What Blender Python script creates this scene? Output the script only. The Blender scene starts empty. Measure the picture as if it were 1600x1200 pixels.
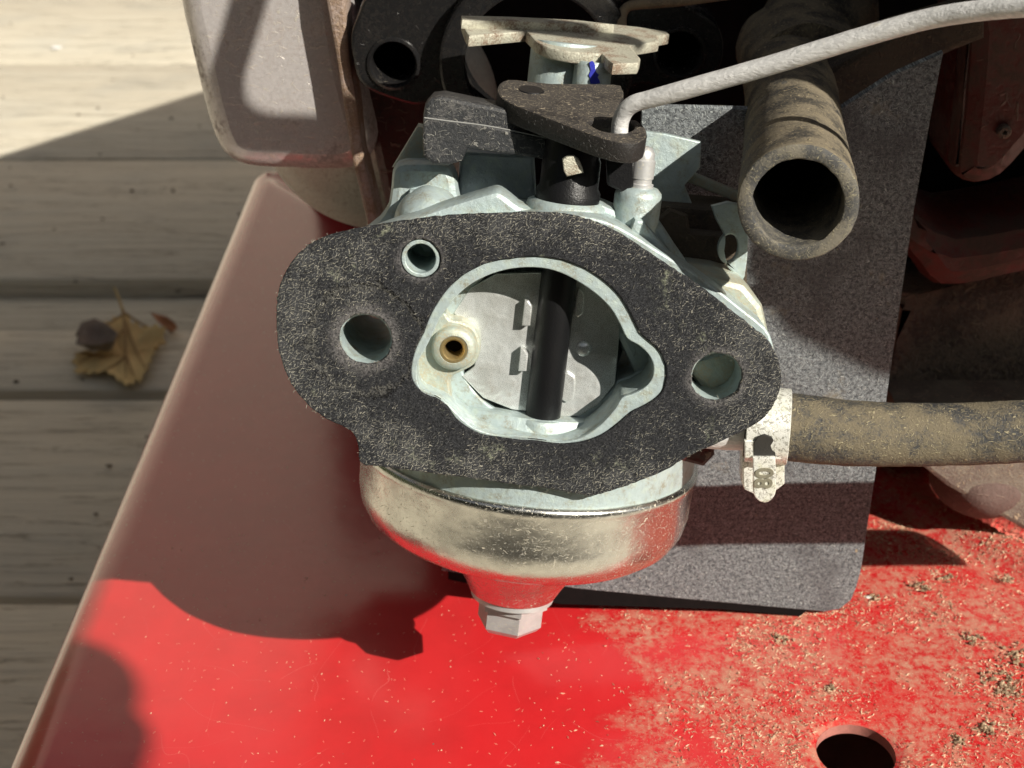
import bpy, math, random
import numpy as np
from mathutils import Vector, Matrix, noise
from mathutils.geometry import tessellate_polygon
random.seed(7)
S = 0.001                                   # everything below is written in millimetres
sc = bpy.context.scene
COL = sc.collection

# ------------------------------------------------------------------ camera
F = 2222.0; TH = math.radians(30)
fwd = Vector((0, math.cos(TH), -math.sin(TH))); rgt = Vector((1, 0, 0)); upv = rgt.cross(fwd)
def ray(px, py):
    return (fwd*F + rgt*(px-800) - upv*(py-600)).normalized()
CAM = -ray(835, 560)*168.0
cd = bpy.data.cameras.new('camera'); cam = bpy.data.objects.new('camera', cd); COL.objects.link(cam)
cam.location = CAM*S; cam.rotation_euler = (math.radians(60), 0, 0)
cd.sensor_width = 36; cd.lens = F/1600*36; cd.clip_start = 0.01; cd.clip_end = 60
cd.dof.use_dof = True; cd.dof.focus_distance = 0.172; cd.dof.aperture_fstop = 60
sc.camera = cam

# ------------------------------------------------------------------ sky, sun, exposure
SUN = Vector((1.0, -0.9, 1.0)).normalized()
EL = math.asin(SUN.z); AZ = math.atan2(SUN.x, SUN.y)
w = bpy.data.worlds.new('World'); sc.world = w; w.use_nodes = True
nt = w.node_tree; bg = nt.nodes['Background']
sky = nt.nodes.new('ShaderNodeTexSky'); sky.sky_type = 'NISHITA'; sky.sun_disc = False
sky.sun_elevation = EL; sky.sun_rotation = AZ; sky.dust_density = 2.0
hs = nt.nodes.new('ShaderNodeHueSaturation'); hs.inputs['Saturation'].default_value = 0.30
nt.links.new(sky.outputs[0], hs.inputs['Color']); nt.links.new(hs.outputs[0], bg.inputs[0])
bg.inputs[1].default_value = 0.05
sl = bpy.data.lights.new('sun', 'SUN'); sl.energy = 5.0; sl.angle = math.radians(0.5); sl.color = (1, .94, .83)
so = bpy.data.objects.new('sun', sl); COL.objects.link(so); so.rotation_euler = SUN.to_track_quat('Z', 'Y').to_euler()
so.location = SUN*3
sc.view_settings.view_transform = 'Standard'; sc.view_settings.look = 'None'
sc.view_settings.exposure = 0.42; sc.view_settings.gamma = 1

# ------------------------------------------------------------------ placing helpers
def on_plane(px, py, p0, n):
    r = ray(px, py); return CAM + r*((p0-CAM).dot(n)/r.dot(n))
def PZ(px, py, z): return on_plane(px, py, Vector((0, 0, z)), Vector((0, 0, 1)))
def PY(px, py, y): return on_plane(px, py, Vector((0, y, 0)), Vector((0, 1, 0)))
def PD(px, py, d):
    r = ray(px, py); return CAM + r*(d/r.dot(fwd))
# frame of the carburettor: tipped 13 degrees, rolled 6 degrees
t_ = math.radians(13); r_ = math.radians(6)
CY = Vector((0, math.cos(t_), -math.sin(t_))); x0_ = Vector((1, 0, 0)); z0_ = x0_.cross(CY)
CX = x0_*math.cos(r_) - z0_*math.sin(r_); CZ = z0_*math.cos(r_) + x0_*math.sin(r_)
CM = Matrix((CX, CY, CZ)).transposed().to_4x4()
def LY(px, py, y):
    p = on_plane(px, py, CY*y, CY); return (p.dot(CX), p.dot(CZ))
def LZ(px, py, z):
    p = on_plane(px, py, CZ*z, CZ); return (p.dot(CX), p.dot(CY))
def LN(px, py, p0, a):
    """point on a plane through local p0 whose normal is the local z axis tipped by a towards the viewer"""
    n = CZ*math.cos(a) - CY*math.sin(a); P = CX*p0[0]+CY*p0[1]+CZ*p0[2]
    p = on_plane(px, py, P, n); return Vector((p.dot(CX), p.dot(CY), p.dot(CZ)))
def LYs(pts, y): return [LY(a, b, y) for a, b in pts]
def LZs(pts, z): return [LZ(a, b, z) for a, b in pts]
def PYs(pts, y):
    return [(lambda p: (p.x, p.z))(PY(a, b, y)) for a, b in pts]
def PZs(pts, z):
    return [(lambda p: (p.x, p.y))(PZ(a, b, z)) for a, b in pts]

# ------------------------------------------------------------------ mesh helpers
def tag(o, label=None, cat=None, group=None, kind=None):
    if label: o['label'] = label
    if cat: o['category'] = cat
    if group: o['group'] = group
    if kind: o['kind'] = kind
    return o
def mk(name, V, Fc, mat, parent=None, smooth=40, world=True):
    me = bpy.data.meshes.new(name); me.from_pydata([tuple(c*S for c in v) for v in V], [], Fc); me.validate(); me.update()
    if isinstance(mat, (list, tuple)):
        for m in mat: me.materials.append(m)
    else: me.materials.append(mat)
    if smooth:
        for p in me.polygons: p.use_smooth = True
        me.set_sharp_from_angle(angle=math.radians(smooth))
    o = bpy.data.objects.new(name, me); COL.objects.link(o)
    if parent: o.parent = parent
    return o
def empty(name, M=None, loc=None):
    o = bpy.data.objects.new(name, None); COL.objects.link(o); o.empty_display_size = .01
    if M: o.matrix_world = M
    if loc is not None: o.location = Vector(loc)*S
    return o
def recenter(o):
    """put a top-level mesh's origin at the middle of its base"""
    me = o.data; n = len(me.vertices); a = np.empty(n*3, np.float32); me.vertices.foreach_get('co', a); a = a.reshape(-1, 3)
    c = (a.min(0)+a.max(0))/2; c[2] = a[:, 2].min()
    return o
def area(l): return sum(l[i][0]*l[(i+1) % len(l)][1]-l[(i+1) % len(l)][0]*l[i][1] for i in range(len(l)))/2
def smoothloop(l, k=4):
    n = len(l); out = []
    for i in range(n):
        p0, p1, p2, p3 = [Vector(l[(i+j-1) % n]) for j in range(4)]
        for s in range(k):
            t = s/k
            out.append(tuple(.5*((2*p1)+(p2-p0)*t+(2*p0-5*p1+4*p2-p3)*t*t+(3*p1-p0-3*p2+p3)*t**3)))
    return out
def inset(l, d):
    """move a CCW loop inward by d"""
    n = len(l); out = []
    for i in range(n):
        a, b, c = Vector(l[i-1]), Vector(l[i]), Vector(l[(i+1) % n])
        e1 = (b-a); e2 = (c-b)
        if e1.length < 1e-6 or e2.length < 1e-6: out.append(tuple(b)); continue
        e1.normalize(); e2.normalize()
        n1 = Vector((-e1.y, e1.x)); n2 = Vector((-e2.y, e2.x)); m = n1+n2
        if m.length < .3: m = n1
        m.normalize(); k = min(1/max(m.dot(n1), .4), 2)
        out.append(tuple(b+m*d*k))
    return out
def prism_data(loops, a0, a1, ch=0.0, axis='y', both=True):
    """loops[0] outline, others holes; a0 is the face towards the viewer (or the top), a1 the other"""
    V = []; Fc = []; caps0 = []; caps1 = []
    sgn = 1 if a1 > a0 else -1
    prof = [(0, 0)] if ch <= 0 else [(0, ch), (ch*.3, ch*.3), (ch, 0)]
    rings = [(a0+sgn*d, i) for d, i in prof]
    rings += [(a1-sgn*d, i) for d, i in (reversed(prof) if both else [(0, 0)])]
    def put(p, a):
        V.append((p[0], a, p[1]) if axis == 'y' else ((p[0], p[1], a) if axis == 'z' else (a, p[0], p[1])))
    for k, l in enumerate(loops):
        l = [tuple(p) for p in l]
        if area(l) < 0: l = l[::-1]
        n = len(l); base = len(V)
        for a, ins in rings:
            q = inset(l, ins if k == 0 else -ins) if ins else l
            for p in q: put(p, a)
        for r in range(len(rings)-1):
            for i in range(n):
                j = (i+1) % n; A = base+r*n
                f = (A+i, A+j, A+n+j, A+n+i)
                Fc.append(f if k == 0 else f[::-1])
        caps0.append([base+i for i in range(n)]); caps1.append([base+(len(rings)-1)*n+i for i in range(n)])
    for caps in (caps0, caps1):
        flat = [i for c in caps for i in c]
        pl = [[Vector((V[i][0], V[i][2], 0)) if axis == 'y' else (Vector((V[i][0], V[i][1], 0)) if axis == 'z' else Vector((V[i][1], V[i][2], 0))) for i in c] for c in caps]
        for t in tessellate_polygon(pl): Fc.append(tuple(flat[i] for i in t))
    return V, Fc
def fixn(o):
    import bmesh
    bm = bmesh.new(); bm.from_mesh(o.data); bmesh.ops.recalc_face_normals(bm, faces=bm.faces); bm.to_mesh(o.data); bm.free()
    return o
def prism(name, loops, a0, a1, mat, parent=None, ch=0.0, axis='y', smooth=40):
    V, Fc = prism_data(loops, a0, a1, ch, axis)
    return fixn(mk(name, V, Fc, mat, parent, smooth))
def tprism(name, pts_lists, p0, a, th, mat, parent, ch=.25, sm=2):
    u = Vector((1, 0, 0)); v = Vector((0, math.cos(a), math.sin(a))); n = Vector((0, -math.sin(a), math.cos(a))); p0 = Vector(p0)
    L = []
    for pts in pts_lists:
        q = [LN(x, y, p0, a)-p0 for x, y in pts]; l = [(k.dot(u), k.dot(v)) for k in q]; L.append(smoothloop(l, sm) if sm > 1 else l)
    V, Fc = prism_data(L, 0, -th, ch, 'z'); V = [tuple(p0+u*x+v*y+n*z) for x, y, z in V]
    return fixn(mk(name, V, Fc, mat, parent, 40))
def circle(cx, cy, r, n=32, ry=None, a0=0):
    return [(cx+r*math.cos(a0+2*math.pi*i/n), cy+(ry or r)*math.sin(a0+2*math.pi*i/n)) for i in range(n)]
def lathe_data(prof, c, ax=Vector((0, 0, 1)), n=48, wob=0):
    ax = ax.normalized(); u = ax.orthogonal().normalized(); v = ax.cross(u); c = Vector(c)
    V = []; Fc = []
    for r, z in prof:
        for i in range(n):
            a = 2*math.pi*i/n; V.append(tuple(c+ax*z+(u*math.cos(a)+v*math.sin(a))*max(r, .001)))
    for k in range(len(prof)-1):
        for i in range(n):
            j = (i+1) % n; Fc.append((k*n+i, k*n+j, (k+1)*n+j, (k+1)*n+i))
    Fc.append(tuple(range(n-1, -1, -1))); Fc.append(tuple((len(prof)-1)*n+i for i in range(n)))
    return V, Fc
def lathe(name, prof, c, mat, parent=None, ax=Vector((0, 0, 1)), n=48, smooth=40):
    V, Fc = lathe_data(prof, c, ax, n); return fixn(mk(name, V, Fc, mat, parent, smooth))
def spline(pts, k=8):
    pts = [Vector(p) for p in pts]; q = [pts[0]*2-pts[1]]+pts+[pts[-1]*2-pts[-2]]; out = []
    for i in range(1, len(q)-2):
        p0, p1, p2, p3 = q[i-1:i+3]
        for s in range(k):
            t = s/k; out.append(.5*((2*p1)+(p2-p0)*t+(2*p0-5*p1+4*p2-p3)*t*t+(3*p1-p0-3*p2+p3)*t**3))
    out.append(pts[-1]); return out
def tube_data(path, rad, n=24, inner=None, rough=0.0, lip=.35, seed=0):
    """rad: number or list; inner: wall thickness -> open tube end at the start"""
    path = [Vector(p) for p in path]; m = len(path)
    R = rad if isinstance(rad, (list, tuple)) else [rad]*m
    if len(R) != m: R = list(np.interp(np.linspace(0, 1, m), np.linspace(0, 1, len(R)), R))
    T = [(path[min(i+1, m-1)]-path[max(i-1, 0)]).normalized() for i in range(m)]
    u = T[0].orthogonal().normalized(); V = []; Fc = []; fr = []
    for i in range(m):
        u = (u-T[i]*u.dot(T[i])).normalized(); fr.append((u.copy(), T[i].cross(u)))
    rings = []
    if inner:
        depth = min(m-1, int(m*.75))
        for i in range(depth, -1, -1): rings.append((i, R[i]-inner, 0))
        rings[-1] = (0, R[0]-inner+lip*.0, lip*.6); rings.append((0, R[0]-inner+lip, 0)); rings.append((0, R[0]-lip, 0)); rings.append((0, R[0], lip))
        st = 1
    else: st = 0
    for i in range(st, m): rings.append((i, R[i], 0))
    for i, r, off in rings:
        a_, b_ = fr[i]
        for k in range(n):
            a = 2*math.pi*k/n; d = a_*math.cos(a)+b_*math.sin(a)
            rr = r
            if rough: rr += rough*noise.noise((path[i]+d*r)*.9+Vector((seed, 0, 0)))
            V.append(tuple(path[i]+T[i]*off+d*rr))
    for q in range(len(rings)-1):
        for k in range(n):
            j = (k+1) % n; Fc.append((q*n+k, q*n+j, (q+1)*n+j, (q+1)*n+k))
    Fc.append(tuple(range(n-1, -1, -1))); Fc.append(tuple((len(rings)-1)*n+k for k in range(n)))
    return V, Fc
def tube(name, path, rad, mat, parent=None, n=24, inner=None, rough=0.0, smooth=50, **kw):
    V, Fc = tube_data(path, rad, n, inner, rough, **kw); return fixn(mk(name, V, Fc, mat, parent, smooth))
def box_data(x0, x1, y0, y1, z0, z1):
    return prism_data([[(x0, z0), (x1, z0), (x1, z1), (x0, z1)]], y0, y1)
def join(*vf):
    V = []; Fc = []
    for v, f in vf:
        b = len(V); V += v; Fc += [tuple(i+b for i in q) for q in f]
    return V, Fc
def lump_data(c, rx, ry, rz, n=10, amp=.25, seed=0):
    V = []; Fc = []; c = Vector(c); m = n//2+1
    for i in range(m+1):
        th = math.pi*i/m
        for k in range(n):
            a = 2*math.pi*k/n; d = Vector((math.sin(th)*math.cos(a), math.sin(th)*math.sin(a), math.cos(th)))
            s = 1+amp*noise.noise(d*1.7+Vector((seed*3.1, 0, 0)))*1.6
            V.append((c.x+d.x*rx*s, c.y+d.y*ry*s, c.z+d.z*rz*s))
    for i in range(m):
        for k in range(n):
            j = (k+1) % n; Fc.append((i*n+k, i*n+j, (i+1)*n+j, (i+1)*n+k))
    return V, Fc

# ------------------------------------------------------------------ materials
class N:
    def __init__(s, name, base=(.5, .5, .5), rough=.5, metal=0, coat=0, spec=.5, ior=1.5):
        s.m = bpy.data.materials.new(name); s.m.use_nodes = True; s.t = s.m.node_tree; s.b = s.t.nodes['Principled BSDF']
        s.b.inputs['Base Color'].default_value = (*base, 1); s.b.inputs['Roughness'].default_value = rough
        s.b.inputs['Metallic'].default_value = metal; s.b.inputs['Coat Weight'].default_value = coat
        s.b.inputs['IOR'].default_value = ior
        tc = s.n('ShaderNodeTexCoord'); mp = s.n('ShaderNodeVectorMath', operation='SCALE'); mp.inputs['Scale'].default_value = 1000
        s.l(tc.outputs['Object'], mp.inputs[0]); s.co = mp.outputs[0]; s.col = base
    def n(s, k, **kw):
        x = s.t.nodes.new(k)
        for a, b in kw.items(): setattr(x, a, b)
        return x
    def l(s, a, b): s.t.links.new(a, b)
    def val(s, sock, v):
        if hasattr(v, 'is_output'): s.l(v, sock)
        elif isinstance(v, tuple) and len(v) == 3 and sock.type == 'RGBA': sock.default_value = (*v, 1)
        else: sock.default_value = v
    def math(s, op, a, b=None, c=None, clamp=False):
        x = s.n('ShaderNodeMath', operation=op, use_clamp=clamp); s.val(x.inputs[0], a)
        if b is not None: s.val(x.inputs[1], b)
        if c is not None: s.val(x.inputs[2], c)
        return x.outputs[0]
    def scaled(s, v, sc3, off=(0, 0, 0)):
        x = s.n('ShaderNodeVectorMath', operation='MULTIPLY_ADD'); s.l(v, x.inputs[0]); x.inputs[1].default_value = sc3; x.inputs[2].default_value = off
        return x.outputs[0]
    def noise(s, scale, detail=4, rough=.55, vec=None, off=0, dist=0):
        x = s.n('ShaderNodeTexNoise'); x.inputs['Scale'].default_value = scale; x.inputs['Detail'].default_value = detail
        x.inputs['Roughness'].default_value = rough; x.inputs['Distortion'].default_value = dist
        v = s.scaled(vec or s.co, (1, 1, 1), (off, off*.7, off*1.3)); s.l(v, x.inputs['Vector']); return x.outputs['Fac']
    def ramp(s, v, a, b, lo=0.0, hi=1.0, smooth=True):
        x = s.n('ShaderNodeMapRange', interpolation_type='SMOOTHSTEP' if smooth else 'LINEAR'); s.val(x.inputs['Value'], v)
        x.inputs['From Min'].default_value = a; x.inputs['From Max'].default_value = b
        x.inputs['To Min'].default_value = lo; x.inputs['To Max'].default_value = hi; return x.outputs[0]
    def mix(s, f, a, b):
        x = s.n('ShaderNodeMix', data_type='RGBA'); s.val(x.inputs['Factor'], f); s.val(x.inputs['A'], a) if False else None
        s.val(x.inputs[6], a); s.val(x.inputs[7], b); return x.outputs[2]
    def sep(s, v=None):
        x = s.n('ShaderNodeSeparateXYZ'); s.l(v or s.co, x.inputs[0]); return x.outputs
    def fib(s, scale, L=.9, W=.1, flat=None, off=0.0, dens=.6, curl=.35, dmask=None, arc=(6.283, 0.0)):
        """random short fibres, one for each cell; L, W relative to the cell"""
        vec = s.co
        if flat == 'y': vec = s.scaled(vec, (1, 0, 1))
        if flat == 'z': vec = s.scaled(vec, (1, 1, 0))
        vec = s.scaled(vec, (scale,)*3, (off, 0 if flat == 'y' else off*.37, 0 if flat == 'z' else off*.71))
        nz = s.n('ShaderNodeTexNoise'); nz.inputs['Scale'].default_value = .9; nz.inputs['Detail'].default_value = 1; s.l(vec, nz.inputs['Vector'])
        sb = s.n('ShaderNodeVectorMath', operation='MULTIPLY_ADD'); s.l(nz.outputs['Color'], sb.inputs[0])
        f3 = (curl*2, 0 if flat == 'y' else curl*2, 0 if flat == 'z' else curl*2); sb.inputs[1].default_value = f3; s.l(vec, sb.inputs[2]); vec = sb.outputs[0]
        vo = s.n('ShaderNodeTexVoronoi', feature='F1', voronoi_dimensions='3D'); vo.inputs['Scale'].default_value = 1; s.l(vec, vo.inputs['Vector'])
        d = s.n('ShaderNodeVectorMath', operation='SUBTRACT'); s.l(vec, d.inputs[0]); s.l(vo.outputs['Position'], d.inputs[1])
        sp = s.n('ShaderNodeSeparateColor'); s.l(vo.outputs['Color'], sp.inputs[0])
        if flat:
            r = s.n('ShaderNodeVectorRotate', rotation_type='Y_AXIS' if flat == 'y' else 'Z_AXIS'); s.l(d.outputs[0], r.inputs['Vector'])
            s.l(s.math('MULTIPLY_ADD', sp.outputs[0], arc[0], arc[1]), r.inputs['Angle'])
        else:
            r = s.n('ShaderNodeVectorRotate', rotation_type='EULER_XYZ'); s.l(d.outputs[0], r.inputs['Vector'])
            sv = s.n('ShaderNodeVectorMath', operation='SCALE'); s.l(vo.outputs['Color'], sv.inputs[0]); sv.inputs['Scale'].default_value = 6.283; s.l(sv.outputs[0], r.inputs['Rotation'])
        xyz = s.sep(r.outputs[0])
        ax = s.math('ABSOLUTE', xyz[0]); az = s.math('ABSOLUTE', xyz[2] if flat == 'y' else xyz[1])
        a = s.ramp(ax, L*.5, L*.36); b = s.ramp(az, W*.5, W*.2)
        m = s.math('MULTIPLY', a, b)
        k = s.math('LESS_THAN', sp.outputs[1], dmask if dmask is not None else dens)
        br = s.ramp(sp.outputs[2], 0, 1, .45, 1.0)
        return s.math('MULTIPLY', s.math('MULTIPLY', m, k), br)
    def bump(s, h, dist=.1, strength=1.0, prev=None):
        x = s.n('ShaderNodeBump'); x.inputs['Distance'].default_value = dist*S; x.inputs['Strength'].default_value = strength
        s.l(h, x.inputs['Height'])
        if prev is not None: s.l(prev, x.inputs['Normal'])
        return x.outputs[0]
    def done(s, color=None, rough=None, metal=None, normal=None):
        if color is not None: s.val(s.b.inputs['Base Color'], color)
        if rough is not None: s.val(s.b.inputs['Roughness'], rough)
        if metal is not None: s.val(s.b.inputs['Metallic'], metal)
        if normal is not None: s.l(normal, s.b.inputs['Normal'])
        return s.m

def m_gasket():
    s = N('fibre_gasket', rough=.85, ior=1.3)
    n1 = s.noise(.13, 4, .6); n2 = s.noise(3.2, 4, .7, off=9); n3 = s.noise(.55, 4, .7, off=31); n4 = s.noise(.11, 3, .6, off=61)
    q = s.sep(); ex = s.math('POWER', s.math('DIVIDE', s.math('SUBTRACT', q[0], -1.0), 25.0), 2.0); ez = s.math('POWER', s.math('DIVIDE', q[2], 14.5), 2.0)
    el = s.ramp(s.math('ADD', ex, ez), .45, 1.25, -.07, .055)
    dm = s.math('ADD', s.math('ADD', s.math('MULTIPLY', n1, .55), s.math('MULTIPLY', n3, .45)), el)
    base = s.mix(s.ramp(n2, .3, .75), (.006, .0065, .008), (.032, .033, .037))
    base = s.mix(s.ramp(dm, .50, .66, 0, .45), base, (.075, .076, .080))
    fa = s.fib(2.1, 1.0, .17, 'y', 0, dmask=s.ramp(dm, .38, .62, .05, .95), curl=.55, arc=(1.9, -.25))
    fb = s.fib(3.0, 1.05, .20, 'y', 31.7, dmask=s.ramp(dm, .36, .6, .15, 1.0), curl=.5, arc=(1.9, -.25))
    fc = s.fib(4.3, 1.05, .28, 'y', 77.1, dens=.8, curl=.5); fd = s.fib(3.4, 1.1, .22, 'y', 57.1, dens=.6, curl=.5)
    base = s.mix(s.math('MULTIPLY', fc, .8), base, (.075, .077, .08))
    base = s.mix(s.math('MULTIPLY', fd, .9), base, (.006, .006, .007))
    base = s.mix(s.math('MULTIPLY', fb, s.ramp(dm, .35, .62, .35, .95)), base, (.225, .225, .21))
    col = s.mix(s.math('MULTIPLY', fa, s.ramp(dm, .38, .62, .4, 1.0)), base, (.42, .40, .33))
    pale = s.math('MULTIPLY', s.ramp(s.noise(.2, 4, .65, off=4.2), .62, .74), s.ramp(s.noise(2.5, 3, .8, off=3), .45, .6))
    col = s.mix(s.math('MULTIPLY', pale, .55), col, (.36, .38, .27))
    for cx, cz, r in ((-20.1, .25, 5.0), (21.8, -.1, 4.4), (-14.4, 10.5, 3.4)):
        dd = s.n('ShaderNodeVectorMath', operation='DISTANCE'); s.l(s.scaled(s.co, (1, 0, 1)), dd.inputs[0]); dd.inputs[1].default_value = (cx, 0, cz)
        ring = s.math('MULTIPLY', s.ramp(s.math('ADD', dd.outputs['Value'], s.math('MULTIPLY', n3, 2.0)), r+1, r-1.0), s.ramp(n2, .3, .65))
        col = s.mix(s.math('MULTIPLY', ring, .6), col, (.24, .225, .22))
    # smooth dark pressed band round the left bolt and a cracked edge
    dd = s.n('ShaderNodeVectorMath', operation='DISTANCE'); s.l(s.scaled(s.co, (1, 0, 1)), dd.inputs[0]); dd.inputs[1].default_value = (-20.1, 0, .25)
    d = s.math('ADD', dd.outputs['Value'], s.math('MULTIPLY', s.math('SUBTRACT', n3, .5), 4.5))
    crack = s.math('MULTIPLY', s.ramp(s.math('ABSOLUTE', s.math('SUBTRACT', d, 6.9)), .20, .04), s.math('MULTIPLY', s.ramp(s.noise(.16, 2, .5, off=77), .45, .58), s.ramp(s.math('SUBTRACT', q[2], s.math('MULTIPLY', q[0], .3)), 6.5, 2.5)))
    col = s.mix(s.math('MULTIPLY', crack, .9), col, (.004, .004, .004))
    lip = s.math('MULTIPLY', s.ramp(s.math('ABSOLUTE', s.math('SUBTRACT', d, 6.45)), .5, .1), s.ramp(n2, .4, .6))
    col = s.mix(s.math('MULTIPLY', lip, .25), col, (.26, .25, .21))
    press = s.ramp(d, 7.2, 6.2)
    h = s.math('ADD', s.math('MULTIPLY', n2, .6), s.math('MULTIPLY', s.math('ADD', fa, fb), .5))
    nb = s.bump(h, .14, .9); nb = s.bump(s.noise(.6, 4, .6, off=2), .6, .5, nb); nb = s.bump(s.math('SUBTRACT', 1.0, s.math('ADD', press, crack)), .35, .8, nb)
    return s.done(col, .85, None, nb)
def m_cast(name='cast_zinc', base=(.44, .53, .535), dirt=.0, warm=(.45, .40, .28)):
    s = N(name, rough=.45, metal=.25)
    n1 = s.noise(.25, 4, .6); n2 = s.noise(5, 4, .7, off=5); n3 = s.noise(.9, 3, .5, off=8)
    col = s.mix(s.ramp(n1, .35, .7), base, tuple(c*.82 for c in base))
    col = s.mix(s.ramp(n3, .45, .75, 0, .45), col, (.52, .60, .50))
    spk = s.ramp(n2, .70, .76); col = s.mix(s.math('MULTIPLY', spk, .7), col, (.08, .08, .07))
    if dirt:
        dm = s.math('MULTIPLY', s.ramp(s.noise(.5, 5, .7, off=12), .5-dirt*.35, .75-dirt*.3), s.ramp(s.noise(4, 3, .7, off=14), .3, .65))
        col = s.mix(dm, col, warm)
    scr = s.fib(.5, .9, .012, None, 91, dens=.5, curl=.15); col = s.mix(s.math('MULTIPLY', scr, .5), col, (.14, .15, .15))
    st_ = s.math('MULTIPLY', s.ramp(s.noise(2.2, 4, .8, off=44), .62, .70), s.ramp(n1, .4, .65)); col = s.mix(s.math('MULTIPLY', st_, .55), col, (.20, .19, .15))
    nb = s.bump(s.noise(7, 2, .8, off=5), .06, .8); nb = s.bump(s.noise(1.4, 3, .5, off=1), .25, .35, nb)
    return s.done(col, s.ramp(n1, .3, .7, .33, .55), None, nb)
def m_clamp():
    s = N('clamp_spring_steel', rough=.25, metal=.3); n = s.noise(1.6, 5, .75, dist=1.2); n2 = s.noise(.5, 2, .5, off=5)
    col = s.mix(s.ramp(n, .42, .52), (.38, .37, .33), (.93, .93, .87)); col = s.mix(s.ramp(n2, .5, .7, 0, .35), col, (.82, .82, .58))
    return s.done(col, s.ramp(n, .4, .6, .5, .2), None, s.bump(n, .08, .8))
def m_steel(name, base=(.72, .70, .64), rough=.22, fibres=True, dust=(.55, .5, .38), metal=1.0, rv=.1):
    s = N(name, rough=rough, metal=metal)
    n1 = s.noise(.3, 4, .6); n2 = s.noise(6, 3, .7, off=3)
    col = s.mix(s.ramp(n1, .3, .7), base, tuple(c*.8 for c in base)); me = metal; ro = s.ramp(n1, .3, .7, rough, rough+rv)
    if fibres:
        f = s.math('MAXIMUM', s.fib(1.5, .75, .11, None, 0, dmask=s.ramp(n1, .35, .65, .12, .5)), s.fib(2.7, .7, .14, None, 20, dens=.35))
        d = s.math('MAXIMUM', f, s.math('MULTIPLY', s.ramp(n2, .58, .72), .35))
        d = s.math('MAXIMUM', d, .0)
        col = s.mix(d, col, dust); me = s.math('SUBTRACT', metal, s.math('MULTIPLY', d, metal*.95)); ro = s.math('ADD', ro, s.math('MULTIPLY', d, .5))
    nb = s.bump(n2, .03, .5); nb = s.bump(s.noise(.5, 2, .5, off=6), .3, .25, nb)
    return s.done(col, ro, me, nb)
def m_dusty(name, base, dust, amt=.5, rough=.55, scale=1.0, fibcol=(.5, .45, .33), fd=.5, bumpd=.15, metal=0, grad=None, ior=1.45):
    s = N(name, rough=rough, ior=ior, metal=metal)
    n1 = s.noise(.22*scale, 5, .65); n2 = s.noise(2.8*scale, 4, .7, off=5)
    msk = s.ramp(s.math('ADD', s.math('MULTIPLY', n1, .65), s.math('MULTIPLY', n2, .35)), .62-amt*.35, .75-amt*.3)
    if grad: msk = s.math('MULTIPLY', msk, grad(s), clamp=True)
    col = s.mix(msk, base, dust)
    col = s.mix(s.ramp(n2, .3, .8, 0, .35), col, tuple(c*.5 for c in dust))
    f = s.math('MAXIMUM', s.fib(1.4*scale, .8, .13, None, 3, dens=fd), s.fib(2.6*scale, .8, .16, None, 23, dens=fd))
    col = s.mix(s.math('MULTIPLY', f, s.math('MULTIPLY', grad(s), .75) if grad else .75), col, fibcol)
    ro = s.math('ADD', s.math('MULTIPLY', msk, .9-rough), rough)
    nb = s.bump(s.math('ADD', n2, f), bumpd, .8); nb = s.bump(n1, bumpd*2, .4, nb)
    return s.done(col, ro, None, nb)
def m_plate():
    s = N('grey_fibre_board', rough=.75)
    n1 = s.noise(.1, 4, .6); n2 = s.noise(1.6, 4, .8, off=3)
    col = s.mix(s.ramp(n2, .35, .66), (.048, .054, .060), (.25, .27, .28))
    fa = s.fib(1.45, 1.0, .14, 'y', 0, dmask=s.ramp(n1, .35, .65, .45, .95), curl=.6); fb = s.fib(2.0, 1.0, .19, 'y', 13, dens=.9, curl=.5); fc = s.fib(1.6, 1.1, .17, 'y', 53, dens=.9, curl=.5)
    col = s.mix(s.math('MULTIPLY', fc, .9), col, (.02, .024, .028))
    col = s.mix(s.math('MULTIPLY', fb, .8), col, (.50, .55, .56)); col = s.mix(s.math('MULTIPLY', fa, .85), col, (.60, .64, .62))
    tan = s.math('MULTIPLY', s.ramp(s.noise(.16, 4, .7, off=8), .6, .75), .4); col = s.mix(tan, col, (.38, .32, .2))
    spot = s.math('MULTIPLY', s.ramp(s.noise(.55, 3, .6, off=18), .70, .76), .6); col = s.mix(spot, col, (.62, .47, .25)); sc1 = s.fib(.12, .8, .008, 'y', 64, dens=.7, curl=.5); col = s.mix(s.math('MULTIPLY', sc1, .7), col, (.03, .03, .03))
    dk = s.ramp(n1, .48, .66, 0, .5); col = s.mix(dk, col, (.07, .07, .075))
    nb = s.bump(s.math('ADD', n2, s.math('ADD', fa, fb)), .12, .9)
    return s.done(col, .8, None, nb)
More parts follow.
